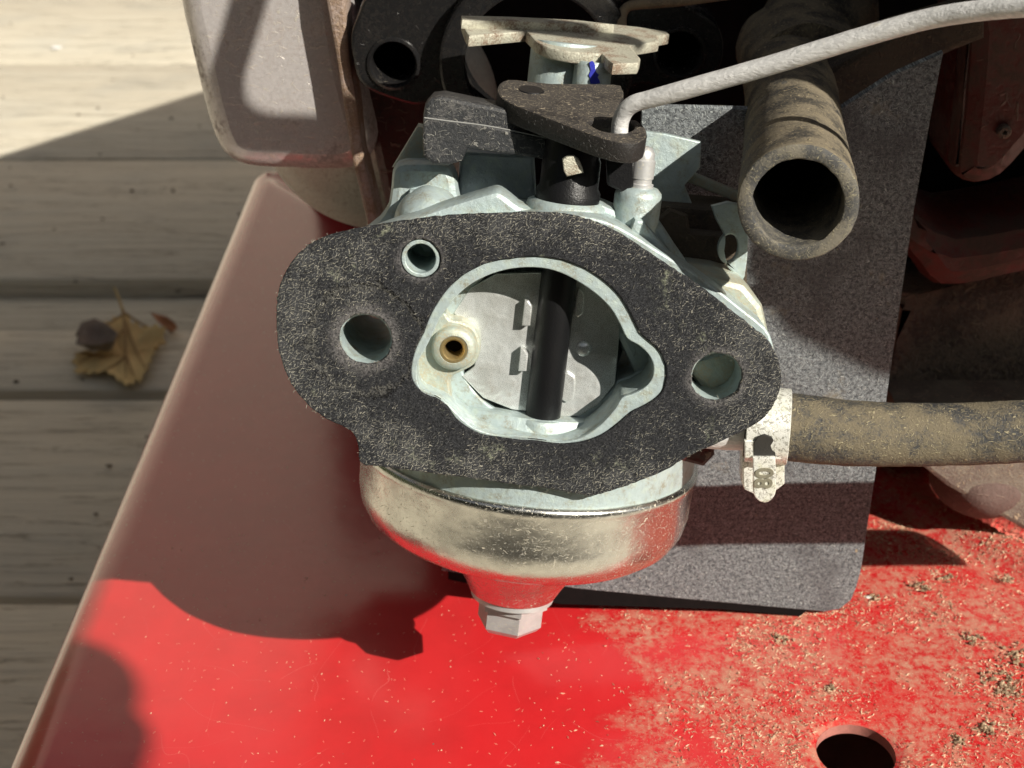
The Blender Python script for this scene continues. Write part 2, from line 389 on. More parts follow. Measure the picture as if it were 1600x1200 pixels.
def m_red():
    s = N('red_enamel', rough=.25, coat=.8, ior=1.55); s.b.inputs['Coat Roughness'].default_value = .16; s.b.inputs['Coat IOR'].default_value = 1.55
    x, y, z = s.sep()
    n1 = s.noise(.07, 5, .65); n2 = s.noise(1.0, 5, .7, off=3); n3 = s.noise(4.5, 3, .7, off=5)
    side = s.ramp(s.math('ADD', x, s.math('MULTIPLY', s.math('SUBTRACT', n1, .5), 70)), 11, 24)
    n5 = s.noise(.35, 6, .75, off=88); film = s.math('MULTIPLY', side, s.ramp(s.math('ADD', s.math('MULTIPLY', n2, .4), s.math('MULTIPLY', n5, .6)), .42, .58, .0, 1.0))
    film = s.math('MULTIPLY', film, s.ramp(n1, .36, .56, .25, 1.0))
    base = s.mix(s.ramp(n1, .35, .7), (.62, .008, .014), (.54, .006, .011)); base = s.mix(s.math('MULTIPLY', s.ramp(x, 10, -75, .022, .055), s.ramp(y, 20, 170, .8, 1.8)), base, (.62, .42, .36))  # tan tint grows left and back: reflected sheen put into the colour
    col = s.mix(s.math('MULTIPLY', film, .6), base, (.48, .31, .20))
    f = s.math('MAXIMUM', s.fib(1.3, .8, .12, 'z', 0, dmask=s.math('MULTIPLY', side, .75)), s.fib(2.1, .8, .14, 'z', 19, dmask=s.math('MULTIPLY', side, .7)))
    f2 = s.fib(.45, .22, .05, 'z', 41, dens=.3)
    fm = s.math('MAXIMUM', s.math('MULTIPLY', f, s.ramp(n2, .35, .6, .25, 1)), f2)
    col = s.mix(s.math('MULTIPLY', fm, .8), col, (.68, .50, .33))
    scr = s.fib(.10, .8, .006, 'z', 61, dens=.7, curl=.5); col = s.mix(s.math('MULTIPLY', scr, .22), col, (.85, .55, .5)); sc2 = s.fib(.05, .9, .0022, 'z', 161, dens=.8, curl=.35); col = s.mix(s.math('MULTIPLY', sc2, .18), col, (.85, .55, .5))
    chp = s.ramp(s.noise(.6, 3, .6, off=140), .755, .765); col = s.mix(chp, col, (.12, .10, .09))
    grime = s.math('MULTIPLY', s.ramp(n3, .66, .74), s.math('MULTIPLY', side, s.ramp(n2, .5, .65)))
    col = s.mix(s.math('MULTIPLY', grime, .8), col, (.20, .13, .07))
    refl_haze = s.math('MULTIPLY', s.noise(.05, 3, .5, vec=s.scaled(s.co, (3, .4, 1)), off=7), .05)  # streaky reflected haze put into the paint colour
    col = s.mix(refl_haze, col, (.5, .3, .27))
    dd = s.math('MAXIMUM', film, fm)
    ro = s.math('ADD', .2, s.math('MULTIPLY', dd, .6)); cw = s.math('SUBTRACT', 1.0, s.math('MULTIPLY', dd, .8), clamp=True); s.l(cw, s.b.inputs['Coat Weight'])
    nb = s.bump(s.math('MULTIPLY', s.math('ADD', n2, fm), side), .12, .7); nb = s.bump(s.noise(.12, 2, .5, off=2), .6, .2, nb)
    s.l(s.bump(s.noise(.08, 3, .5, off=12), .5, .15), s.b.inputs['Coat Normal'])
    return s.done(col, ro, None, nb)
def m_wood():
    s = N('painted_board', rough=.6)
    v = s.scaled(s.co, (.06, 1, 1)); n1 = s.noise(.12, 6, .6, vec=v, dist=.6); n2 = s.noise(.7, 4, .6, vec=v, off=4)
    n3 = s.noise(.02, 3, .6, off=3)
    col = s.mix(s.ramp(n1, .3, .7), (.57, .52, .415), (.62, .575, .47))
    col = s.mix(s.ramp(n2, .60, .70, 0, .35), col, (.38, .34, .28))
    line = s.ramp(s.math('ABSOLUTE', s.math('SUBTRACT', n1, .5)), .012, .0); col = s.mix(s.math('MULTIPLY', line, .55), col, (.22, .18, .12))
    col = s.mix(s.ramp(n3, .45, .75, 0, .3), col, (.42, .42, .38))
    sp = s.ramp(s.noise(.16, 4, .8, off=21), .72, .78); col = s.mix(s.math('MULTIPLY', sp, .6), col, (.12, .1, .07))
    nb = s.bump(s.math('SUBTRACT', n2, s.math('MULTIPLY', line, 1.5)), 1.0, .6); nb = s.bump(n1, 3.0, .5, nb)
    return s.done(col, s.ramp(n1, .3, .7, .5, .7), None, nb)
def m_plain(name, base, rough=.5, metal=0, var=.25, sc_=1.0, bumpd=.08, coat=0, ior=1.5):
    s = N(name, rough=rough, metal=metal, coat=coat, ior=ior); n1 = s.noise(.5*sc_, 5, .65); n2 = s.noise(4*sc_, 3, .7, off=4)
    col = s.mix(s.ramp(n1, .3, .7), base, tuple(c*(1-var) for c in base))
    return s.done(col, s.ramp(n1, .3, .7, rough, min(1, rough+.12)), None, s.bump(n2, bumpd, .6))
def m_zinc():
    s = N('zinc_plated_steel', rough=.25, metal=.55); n = s.noise(.22, 3, .6); n2 = s.noise(9, 3, .8, off=3); n3 = s.noise(.8, 5, .7, off=9)
    col = s.mix(s.ramp(n, .35, .65), (.84, .88, .88), (.66, .68, .66)); col = s.mix(s.ramp(n2, .4, .7, 0, .5), col, (.35, .33, .29)); col = s.mix(s.ramp(n3, .55, .75, 0, .5), col, (.42, .38, .32))
    nb = s.bump(n2, .02, .5); nb = s.bump(n, 1.5, .35, nb); return s.done(col, s.ramp(n2, .35, .7, .22, .42), None, nb)
def m_rod():
    s = N('galvanised_wire', rough=.55, metal=.15); v = s.scaled(s.co, (.25, .7, .7)); n = s.noise(4, 4, .7, vec=v); n2 = s.noise(1.2, 4, .7, vec=v, off=4)
    col = s.mix(s.ramp(n, .3, .75), (.58, .575, .57), (.78, .775, .76)); col = s.mix(s.ramp(n2, .6, .75, 0, .6), col, (.70, .66, .55))
    return s.done(col, .6, None, s.bump(s.math('ADD', n, n2), .14, .9))
GASKET = m_gasket(); CAST = m_cast(dirt=.12, warm=(.28, .26, .19)); CASTD = m_cast('cast_zinc_dusty', (.44, .50, .45), .5)
BOWL = m_steel('tinned_bowl_steel', (.74, .735, .69), .19); ZINC = m_zinc()
ZINCD = m_dusty('stained_zinc_plate', (.55, .54, .44), (.30, .22, .16), .45, .45, 1.2, (.75, .73, .6), .4, .2, metal=.2)
BOLT = m_steel('bolt_steel', (.66, .66, .66), .38, metal=.55)
CLAMP = m_clamp()
BLK = m_plain('black_plastic', (.009, .009, .010), .3, 0, .3, ior=1.4)
BLKD = m_dusty('black_plastic_dusty', (.025, .027, .03), (.13, .125, .12), .3, .42, 1.0, (.30, .29, .26), .45)
def upward(s):
    g = s.n('ShaderNodeNewGeometry'); return s.ramp(s.sep(g.outputs['Normal'])[2], .25, .85, .08, 1.0)
LEVER = m_dusty('lever_plastic_dirty', (.022, .02, .02), (.055, .047, .040), .7, .42, 1.0, (.38, .32, .23), .8, grad=upward)
INSUL = m_dusty('insulator_phenolic', (.010, .010, .011), (.07, .06, .05), .25, .25, .5, (.2, .18, .14), .12, .05, grad=upward, ior=1.5)
HOSE = m_dusty('rubber_hose_tan_dust', (.040, .042, .047), (.18, .15, .10), .62, .6, 1.0, (.44, .38, .24), .6, .25)
HOSEB = m_dusty('rubber_breather_dusty', (.035, .034, .033), (.21, .175, .12), .62, .6, .8, (.45, .37, .22), .5, .22)
RUBCUT = m_dusty('rubber_cut_end', (.06, .06, .06), (.20, .18, .14), .55, .6, 1.2, (.42, .38, .25), .5, .12)
PLATE = m_plate(); RED = m_red(); WOOD = m_wood(); ROD = m_rod()
MAROON2 = m_dusty('maroon_panel_dusty', (.11, .022, .017), (.10, .065, .05), .5, .35, .25, (.16, .11, .08), .08, .2, grad=None)
GRIME2 = m_dusty('grimy_casting', (.10, .08, .065), (.27, .21, .16), .55, .75, .35, (.35, .28, .2), .4, 1.2)
MAROON = m_dusty('maroon_cover_dirty', (.075, .012, .010), (.06, .04, .034), .5, .35, .3, (.2, .12, .09), .3, .2)
DIRTM = m_dusty('grimy_block', (.05, .038, .03), (.10, .078, .055), .7, .8, .6, (.16, .12, .08), .5, .5)
CHROME = m_dusty('aluminised_cover', (.60, .57, .56), (.42, .38, .36), .35, .25, .5, (.62, .58, .50), .25, .03, metal=.3)
CANM = m_dusty('enamelled_can', (.70, .69, .62), (.52, .47, .40), .3, .35, .5, (.5, .42, .3), .15, .08)
BLUE = m_plain('blue_ink', (.02, .03, .45), .5)
BRASS = m_plain('brass_jet', (.55, .42, .2), .35, .8)
DARK = m_plain('deep_shade_black', (.006, .005, .005), .8, ior=1.25)  # near-black standing in for deep shade in gaps and holes

# ================================================================== SETTING
H = -69.0; WZ = -220.0
# wooden deck far below, board by board
wd = empty('wooden_deck', loc=(0, 0, WZ)); tag(wd, kind='structure')
def board(y0, y1, top, seed):
    x0, x1 = -1500, 1500; V = []; Fc = []; e = 2.5; n = 2
    prof = [(y0, -28), (y0, -e), (y0+e*.3, -e*.3), (y0+e, 0), (y1-e, 0), (y1-e*.3, -e*.3), (y1, -e), (y1, -28)]
    for k in range(n):
        x = x0+(x1-x0)*k/(n-1)
        for y, z in prof: V.append((x, y, top+z))
    m = len(prof)
    for k in range(n-1):
        for i in range(m-1): Fc.append((k*m+i, (k+1)*m+i, (k+1)*m+i+1, k*m+i+1))
    return mk('board', V, Fc, WOOD, wd, 30)
ys = [(-605, -467), (-463, -327), (-323, -187), (-183, -47), (-44, 92), (96, 229.5), (233, 364), (370.5, 425), (433, 476)]
ys += [(479, 639), (639.9, 822), (824.5, 1010)]; y = 1013
while y < 2600: ys.append((y, y+138)); y += 141.5
for i, (a, b) in enumerate(ys): board(a, b, -9.0 if 431 <= a < 470 else (random.uniform(-.6, .6)), i)
gz = mk('ground', [(-6000, -6000, WZ-60), (6000, -6000, WZ-60), (6000, 9000, WZ-60), (-6000, 9000, WZ-60)], [(0, 1, 2, 3)], m_plain('soil', (.10, .085, .06), .9, sc_=.05), smooth=0)
tag(gz, kind='structure')

# ================================================================== MOWER DECK (red)
def deck_h(x, y):
    z = 0.0
    # bead and groove towards the right
    d = ((x-gA.x)*gn.x+(y-gA.y)*gn.y)
    z += -1.5*math.exp(-((d+5.5)/3.0)**2) + 1.2*math.exp(-((d-1.0)/3.2)**2)
    return z
gA = PZ(1425, 779, H); gB = PZ(1600, 872, H); gd = (gB-gA); gd.z = 0; gd.normalize(); gn = Vector((-gd.y, gd.x, 0))
if gn.y < 0: gn = -gn
HC = PZ(1338, 1172, H); HR = 5.75
def make_deck():
    xs = [-77.0]; st = 1.0
    X = [(-76.0, -46.0), (-76.2, -20.0), (-76.6, -8.0), (-77.1, -5.6), (-77.0, -4.4), (-76.3, -3.2), (-75.2, -2.2), (-73.8, -1.25), (-72.6, -.6)]
    cols = [(a, b) for a, b in X] + [(x, 0.0) for x in np.arange(-71, 170.1, st)]
    rows = [-13.2, -13.2, -13, -12.4, -11.3]+list(np.arange(-10, 236.1, 1.0)) + [237.5, 238.6, 239.4, 240]
    drop = [-46, -5, -3, -1.4, -.4]+[0]*(len(rows)-9)+[-.5, -2, -5, -30]
    V = []; idx = {}; n = len(cols)
    keep = []
    gdir = math.atan2(gd.y, gd.x)
    for j, yy in enumerate(rows):
        for i, (x, dz) in enumerate(cols):
            z = H+dz+drop[j]; px, py = x, yy
            if dz == 0:
                z += deck_h(x, yy)
                # opening behind the bead on the right
                d = (x-gA.x)*gn.x+(yy-gA.y)*gn.y; t = (x-gA.x)*gd.x+(yy-gA.y)*gd.y
                # rounded corner
                e = min(d-3.2, t+1.5)
                if d-3.2 < 8 and t+1.5 < 8: e = 8-math.hypot(min(0, d-11.2), min(0, t-6.5))
                if e > 0: z -= min(28, e*9)
                r = math.hypot(x-HC.x, yy-HC.y)
                if r < HR+2.2 and r >= HR: z += -.5*(1-(r-HR)/2.2)**2
            V.append([px, py, z])
    nx = n; Fc = []
    def R(k): return math.hypot(V[k][0]-HC.x, V[k][1]-HC.y)
    for j in range(len(rows)-1):
        for i in range(nx-1):
            q = (j*nx+i, j*nx+i+1, (j+1)*nx+i+1, (j+1)*nx+i)
            if all(R(k) < HR for k in q): continue
            Fc.append(q)
    used = {k for q in Fc for k in q}
    for k in used:
        r = R(k)
        if r < HR:
            s = HR/max(r, .01); V[k][0] = HC.x+(V[k][0]-HC.x)*s; V[k][1] = HC.y+(V[k][1]-HC.y)*s; V[k][2] = H-.5
    # hole wall
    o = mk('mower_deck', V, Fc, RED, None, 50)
    return o
deck = make_deck()
tag(deck, 'glossy red mower deck under the carburettor, dusty with grass clippings at the right', 'mower deck')
V, Fc = lathe_data([(HR-.02, -.45), (HR-.02, -2.2)], (HC.x, HC.y, H), n=48); Fc = Fc[:-2]
mk('hole_rim', V, Fc, m_plain('bare_rim', (.55, .22, .18), .4), deck)
# loose dirt and clippings
def scatter():
    V = []; Fc = []; mi = []
    def flake(p, L, W, m):
        a = random.uniform(0, 6.283); d = Vector((math.cos(a), math.sin(a), random.uniform(-.15, .35))).normalized()
        u = Vector((-d.y, d.x, random.uniform(-.4, .4))).normalized(); b = len(V)
        mid = Vector((0, 0, random.uniform(.03, .2)))
        for q in (p-d*L/2, p+u*W/2+mid, p+d*L/2+mid*.5, p-u*W/2+mid*.6): V.append(tuple(q))
        V.append(tuple(p-Vector((0, 0, .05))))
        Fc.append((b, b+3, b+2, b+1)); Fc.append((b+4, b, b+1)); Fc.append((b+4, b+2, b+3)); mi.extend([m]*3)
    k = 0
    while k < 15000:
        x = random.uniform(-10, 100); y = random.uniform(-9, 80)
        n = noise.noise(Vector((x*.06, y*.06, 3)))+.6*noise.noise(Vector((x*.25, y*.25, 7)))
        dens = (1/(1+math.exp(-(x-24)/5)))*max(0, .22+n*.9)
        if random.random() > dens: continue
        if math.hypot(x-HC.x, y-HC.y) < HR+.6: continue
        z = H+deck_h(x, y)+.06
        flake(Vector((x, y, z)), random.choice((.2, .3, .4, .6, .9)), random.uniform(.06, .15), random.choice((0, 0, 0, 1))); k += 1
    for _ in range(130):
        x = random.uniform(-70, 10); y = random.uniform(5, 60); flake(Vector((x, y, H+.06)), random.uniform(.15, .35), .1, 0)
    # clods: heaps of flakes and grains
    cl = [(1225, 1000, 1.0), (1300, 1078, .7), (1560, 1060, 2.2), (1590, 1030, 2.4), (1545, 1140, 1.5), (1440, 920, 1.2), (1520, 1000, 1.2), (1480, 905, .9), (1575, 1080, 1.5), (1570, 905, 1.0), (1365, 935, .5), (1500, 1160, .8)]
    for px, py, s in cl:
        c = PZ(px, py, H)
        for i in range(int(14*s)):
            q = c+Vector((random.gauss(0, .7*s), random.gauss(0, .6*s), random.uniform(.1, .45)))
            v, f = lump_data(q, random.uniform(.15, .42), random.uniform(.15, .38), random.uniform(.12, .3), 6, .5, random.random()*50)
            b = len(V); V.extend(v); Fc.extend([tuple(a+b for a in g) for g in f]); mi.extend([random.choice((1, 1, 2))]*len(f))
        for i in range(int(26*s)):
            flake(c+Vector((random.gauss(0, 1.1*s), random.gauss(0, 1.0*s), random.uniform(.05, .6))), random.uniform(.4, 1.2), random.uniform(.08, .2), random.choice((0, 0, 1)))
    return V, Fc, mi
V, Fc, mi = scatter()
db = mk('dirt_and_clippings', V, Fc, [m_plain('straw', (.86, .68, .46), .8), m_plain('brown_dirt', (.30, .20, .12), .9), m_plain('dry_soil', (.48, .34, .22), .9)], None, 0)
for p, m in zip(db.data.polygons, mi):
    p.material_index = m
tag(db, 'dry grass clippings and dirt clods scattered on the red mower deck', 'debris', kind='stuff')

# ================================================================== CARBURETTOR
carb = empty('carburetor', CM.copy())
tag(carb, 'zinc-cast carburettor with open choke bore facing the viewer and a steel float bowl', 'carburetor')
G_OUT = [(432,480),(437,448),(450,418),(472,392),(500,374),(540,362),(580,354),(640,345),(700,338),(760,335),(820,333),(870,334),(905,340),(940,352),(975,370),(1010,393),(1045,416),(1075,435),(1110,460),(1145,488),(1180,515),(1200,532),(1213,555),(1221,585),(1217,615),(1205,640),(1188,658),(1165,672),(1140,684),(1110,698),(1075,714),(1040,735),(1000,752),(960,766),(930,774),(900,772),(860,764),(800,757),(740,748),(690,742),(640,735),(600,730),(570,727),(561,716),(559,695),(552,678),(538,668),(510,655),(480,632),(455,600),(440,565),(433,530)]
B_OUT = [(643,590),(643,570),(650,545),(662,520),(672,495),(683,475),(700,452),(725,430),(760,412),(800,404),(840,401),(880,407),(915,420),(945,440),(970,465),(985,490),(1000,520),(1020,538),(1035,555),(1041,580),(1038,605),(1025,622),(1005,635),(985,645),(965,662),(940,680),(910,691),(880,694),(840,690),(800,686),(760,682),(735,672),(712,655),(698,635),(680,622),(662,615),(650,605)]
B_IN = [(652,576),(655,560),(664,544),(676,520),(686,498),(698,480),(715,459),(738,440),(769,425),(800,417),(835,415),(866,420),(896,433),(928,454),(953,478),(968,503),(979,525),(997,536),(1012,550),(1020,567),(1018,587),(1005,603),(985,613),(971,618),(961,634),(942,656),(922,672),(900,683),(870,688),(838,686),(800,680),(768,674),(740,664),(718,646),(700,628),(682,618),(664,610),(654,596)]
g_out = smoothloop(LYs(G_OUT, 0), 3); b_out = smoothloop(LYs(B_OUT, 0), 3)
st1 = circle(*LY(571, 531, 0), 3.15, 30); st2 = circle(*LY(1120, 590, 0), 3.05, 30); sm = LY(657, 405, 0)
def rough_loop(l, a, seed):
    return [(x+a*noise.noise(Vector((x*1.9, z*1.9, seed))), z+a*noise.noise(Vector((x*1.9, z*1.9, seed+9)))) for x, z in l]
gk = prism('gasket', [rough_loop(smoothloop(g_out, 2), .13, 1), rough_loop(b_out, .12, 2), rough_loop(st1, .2, 3), rough_loop(st2, .25, 4), rough_loop(circle(sm[0], sm[1], 2.35, 28), .12, 5)], 0, 1.15, GASKET, None, .18)
gk.matrix_world = CM.copy()
tag(gk, 'black fibre gasket with worn bolt holes covering the front flange of the carburettor', 'gasket')
# loose fibres along the gasket's cut edges
def fuzz():
    V = []; Fc = []
    for l, n in ((g_out, 420), (st1, 60), (st2, 70), (b_out, 50)):
        for _ in range(n):
            i = random.randrange(len(l)); a = Vector(l[i]); b = Vector(l[(i+1) % len(l)]); p = a.lerp(b, random.random())
            d3 = Vector((random.gauss(0, 1), random.uniform(-1.2, .3), random.gauss(0, 1))).normalized(); L = random.choice((.12, .18, .25, .35, .5))
            e = (b-a).normalized(); P = Vector((p.x, random.uniform(0, .9), p.y)) + Vector((random.uniform(-.15, .15), 0, random.uniform(-.15, .15)))
            sd = d3.cross(Vector((0, 1, .2))).normalized()*.022; k = len(V)
            mid = P+d3*L*.5+Vector((random.gauss(0, .06), 0, random.gauss(0, .06))); en = P+d3*L+Vector((random.gauss(0, .15), 0, random.gauss(0, .15)))
            for q in (P-sd, P+sd, mid+sd, mid-sd, en): V.append(tuple(q))
            Fc.append((k, k+1, k+2, k+3)); Fc.append((k+3, k+2, k+4))
    return V, Fc
V, Fc = fuzz(); fz = mk('frayed_fibres', V, Fc, m_plain('fibre_fluff', (.38, .35, .29), .8), gk, 0); fz['kind'] = 'stuff'

# flange behind the gasket
FL = [(445,480),(452,448),(470,420),(495,398),(540,380),(620,362),(700,350),(760,344),(820,338),(870,336),(908,337),(948,346),(985,364),(1020,386),(1057,409),(1090,430),(1125,455),(1160,483),(1196,512),(1207,535),(1212,560),(1212,600),(1200,632),(1180,655),(1100,690),(1040,722),(960,755),(900,762),(800,748),(700,733),(610,722),(572,712),(568,690),(555,668),(520,650),(485,622),(462,590),(450,560),(442,520)]
b_in = smoothloop(LYs(B_IN, 1.3), 3)
s1 = circle(*LY(571, 531, 1.2), 3.0, 30); s2 = circle(*LY(1120, 590, 1.2), 2.95, 30); s3 = circle(sm[0], sm[1], 1.75, 26)
rim = prism('bore_rim', [b_out, b_in], .35, 1.25, CAST, carb, .12)
rim3 = prism('vent_rim', [circle(sm[0], sm[1], 2.25, 28), s3], .3, 1.25, CAST, carb, .12)
flange = prism('flange', [smoothloop(LYs(FL, 1.2), 2), b_in, s1, s2, s3], 1.22, 7.0, CAST, carb, .3)
# deeper body: round throat, jet lobe and dark pocket
BC = (1.1, .35); jet = LY(709, 545, 6)
def polar_r(loop, a):
    best = 0
    d = Vector((math.cos(a), math.sin(a)))
    for i in range(len(loop)):
        p = Vector(loop[i])-Vector(BC); q = Vector(loop[(i+1) % len(loop)])-Vector(BC); e = q-p; den = d.x*e.y-d.y*e.x
        if abs(den) < 1e-9: continue
        t = (p.x*e.y-p.y*e.x)/den; u = (p.x*d.y-p.y*d.x)/den
        if t > 0 and 0 <= u <= 1: best = max(best, t)
    return best
throat = []
for i in range(96):
    a = 2*math.pi*i/96; k = (a+math.pi) % (2*math.pi)-math.pi; rr_ = 10.6
    if -.65 < k < .5: rr_ = max(10.6, polar_r(b_in, a)-.25)
    throat.append((BC[0]+rr_*math.cos(a), BC[1]+rr_*math.sin(a)))

body_out = smoothloop([(-24, -3.5), (-24, 3.5), (-20, 6), (-13, 13), (-4, 15.5), (6, 16), (13, 13), (20, 8), (25, 4), (25, -4), (16, -9), (8, -13), (-6, -13), (-18, -8)], 4)
s1d = circle(*LY(571, 531, 1.2), 3.3, 24); s2d = circle(*LY(1120, 590, 1.2), 3.2, 24)
throat_wall = []
prism('throat_body', [body_out, throat, s1d, s2d, circle(sm[0], sm[1], 1.9, 20)], 7.05, 24.0, CAST, carb, .3)
# lobe floor on the left with the jet boss, cut to follow the lobe
lob = LYs([(640,600),(640,560),(660,520),(692,489),(703,499),(722,503),(741,513),(750,532),(750,552),(741,570),(722,581),(708,588),(703,597),(706,622),(716,648),(690,640),(660,625)], 4.2)
prism('lobe_floor', [smoothloop(lob, 3), circle(*LY(709, 545, 4.2), 1.25, 20)], 4.3, 12, CASTD, carb, .35)
jc = LY(709, 545, 3.4)
V, Fc = lathe_data([(2.75, 2.2), (2.7, .5), (2.35, .1), (1.75, 0), (1.35, .25), (1.3, 3)], (jc[0], 3.0, jc[1]), Vector((0, 1, 0)), 36); fixn(mk('jet_boss', V, Fc[:-2], CASTD, carb))
V, Fc = lathe_data([(1.65, 0), (1.35, .0), (1.1, .3), (1.1, 5)], (jc[0], 2.95, jc[1]), Vector((0, 1, 0)), 30); fixn(mk('brass_jet', V, Fc[:-2], BRASS, carb))
mk('jet_bottom', *lathe_data([(1.2, 0), (1.2, .2)], (jc[0], 6.2, jc[1]), Vector((0, 1, 0)), 20), DARK, carb)
# lower ledge in the bore mouth
led = smoothloop(LYs([(700,632),(735,655),(790,664),(850,669),(905,668),(935,655),(955,640),(930,690),(880,700),(800,694),(730,682)], 5), 3)
prism('bore_ledge', [led], 5.2, 9, CAST, carb, .6)
# choke plate: notched octagon, bent away on the right
cp = LYs([(709,489),(735,450),(775,428),(840,426),(900,434),(945,462),(969,505),(965,560),(961,600),(935,632),(905,650),(880,651),(800,640),(755,622),(722,588),(741,572),(748,550),(746,528),(735,508),(718,500)], 6.9)
prism('choke_plate', [cp], 6.9, 7.5, ZINC, carb, .12)
for px, py, w_, h_, t in ((824, 487, 1.0, 3.2, 1), (906, 473, 1.0, 3.2, 0), (818, 560, 1.0, 2.9, 1), (888, 605, 1.5, 3.4, 0)):
    c = LY(px, py, 6.5); l = [(c[0]-w_/2, c[1]-h_/2), (c[0]+w_/2, c[1]-h_/2+.1), (c[0]+w_/2, c[1]+h_/2-.7), (c[0]+w_/2-.5, c[1]+h_/2), (c[0]-w_/2, c[1]+h_/2)]
    prism('choke_plate_tab', [smoothloop(l, 2) if not t else l], 5.5 if t else 6.5, 6.95, ZINC, carb, .2)
c = LY(912, 545, 6.9); V, Fc = lump_data((c[0], 6.9, c[1]), 1.0, .5, 1.0, 16, .0); mk('choke_plate_dimple', V, Fc, ZINC, carb)
# throat end: venturi further in
V, Fc = lathe_data([(10.6, 0), (9.6, 3), (8.6, 6), (8.4, 12)], (BC[0], 12, BC[1]), Vector((0, 1, 0)), 48); fixn(mk('venturi', V, Fc[:-2], CAST, carb))
V, Fc = lathe_data([(8.5, 0), (8.5, .5)], (BC[0], 23.5, BC[1]), Vector((0, 1, 0)), 32); mk('throttle_butterfly', V, Fc, ZINC, carb)
# choke shaft
SX = 2.15
lathe('choke_shaft', [(2.15, -9.6), (2.2, -9.3), (2.2, 10)], (SX, 6.6, 0), BLK, carb, n=40)
V, Fc = lathe_data([(3.6, -12), (3.6, -9.6), (3.3, -9.1), (2.5, -9.0)], (SX, 6.9, 0), n=40); fixn(mk('shaft_socket', V, Fc[:-1], CAST, carb))

# --- castings showing above the gasket
def LP(name, pts, y0, y1, mat, ch=.35, par=None, sm_=0):
    l = LYs(pts, y0)
    if sm_: l = smoothloop(l, sm_)
    return prism(name, [l], y0, y1, mat, par or carb, ch)
LP('cast_ridge', [(590,372),(612,352),(650,340),(700,322),(762,303),(778,300),(790,306),(812,322),(836,332),(845,372)], 5.0, 11, CAST, .7, sm_=2)
c = LY(668, 335, 16)
V, Fc = lump_data((c[0]+.3, 14.5, c[1]-1.0), 4.3, 6.0, 4.9, 36, .03); mk('cast_hump', V, Fc, CAST, carb, 60)
LP('cast_block', [(712,345),(718,250),(724,238),(730,236),(835,242),(840,345)], 19, 33, m_cast('cast_zinc_shaded', (.42, .48, .53)), .5)  # bluer zinc copy, the shaded tone put into its colour
LP('vent_boss', [(572,372),(590,345),(607,318),(612,275),(616,262),(632,254),(690,255),(704,262),(712,275),(716,300),(716,372)], 15.5, 20.5, CAST, 1.1, sm_=2)
LP('vent_rib', [(602,372),(640,298),(650,298),(618,372)], 13.8, 17, CAST, .4)
LP('vent_strut', [(612,262),(652,196),(668,200),(668,262)], 21, 24, CASTD, .4)
# choke shaft hub on top of the body
lathe('choke_hub', [(5.0, 12), (5.0, 16.6), (4.7, 17.4), (4.0, 17.8), (3.9, 17.5)], (SX, 8.5, 0), CAST, carb, n=44)
lathe('choke_collar', [(3.85, 17.2), (3.9, 18.8), (3.55, 19.4), (3.5, 22.6), (3.3, 23), (3.3, 26.4)], (SX, 8.5, 0), BLK, carb, n=44)
tb = LZs([(878,268),(930,262),(925,245),(885,250)], 21.5)
LP('choke_stop_tab', [(879,250),(886,245),(897,244),(905,250),(910,262),(912,270),(886,276),(881,268)], 3.6, 5.0, ZINCD, .15)
# idle screw post
px_ = LY(998, 300, 8.5)
lathe('idle_screw_boss', [(2.85, 10), (2.85, 19.0), (2.75, 19.6), (2.3, 20.1), (1.7, 20.2)], (px_[0], 8.5, 0), CAST, carb, n=36)
lathe('idle_screw', [(1.6, 19.8), (1.6, 20.6), (1.35, 20.7), (1.35, 21.2), (1.5, 21.3), (1.5, 23.4), (1.3, 23.6), (1.3, 24.3), (.9, 24.9), (.4, 25.1)], (px_[0]+.05, 8.5, 0), BOLT, carb, n=30)
LP('lever_stop_peg', [(948,248),(992,246),(990,292),(975,302),(950,290)], 6.8, 9.4, BLK, .25)
# steel bracket at the back
LP('governor_bracket', [(1000,345),(1000,204),(1040,209),(1096,222),(1094,262),(1070,290),(1088,334),(1086,345)], 25, 26.4, CAST, .2)
LP('bracket_strut', [(1070,283),(1078,268),(1165,304),(1165,322)], 27, 29, CASTD, .3)
LP('body_top_floor', [(1010,372),(1010,330),(1040,322),(1168,332),(1170,372)], 21, 33, DIRTM, .6)
c = LY(1048, 352, 20); lathe('grimy_screw', [(2.4, 0), (2.4, 1.2), (1.9, 1.7)], (c[0], 19, c[1]), DIRTM, carb, ax=Vector((0, -1, .25)), n=6)
LP('body_floor_low', [(1010,440),(1025,360),(1168,372),(1168,452)], 17, 21.2, DIRTM, .6)
# tab with a hole
tl = LYs([(1112,322),(1166,321),(1170,372),(1164,432),(1156,434),(1137,418),(1129,392),(1131,366)], 13.5)
prism('cable_tab', [smoothloop(tl, 2), circle(*LY(1139, 388, 13.5), 1.15, 20, 1.75)], 13.5, 14.6, CAST, carb, .2)
# right flank of the body: sloping block behind the flange
LP('body_flank', [(900,400),(905,328),(940,318),(968,330),(1005,340),(1034,352),(1060,392),(1084,426),(1110,440),(1150,560),(1000,600)], 7.1, 12.5, CAST, .8)
LP('body_shoulder', [(1060,470),(1085,428),(1125,433),(1164,444),(1192,478),(1202,522),(1204,560),(1195,610),(1120,640),(1060,560)], 7.1, 19, CASTD, .9)
LP('flank_rib', [(985,360),(992,342),(1006,345),(1075,432),(1110,470),(1090,470)], 4.5, 7.2, CAST, .45)
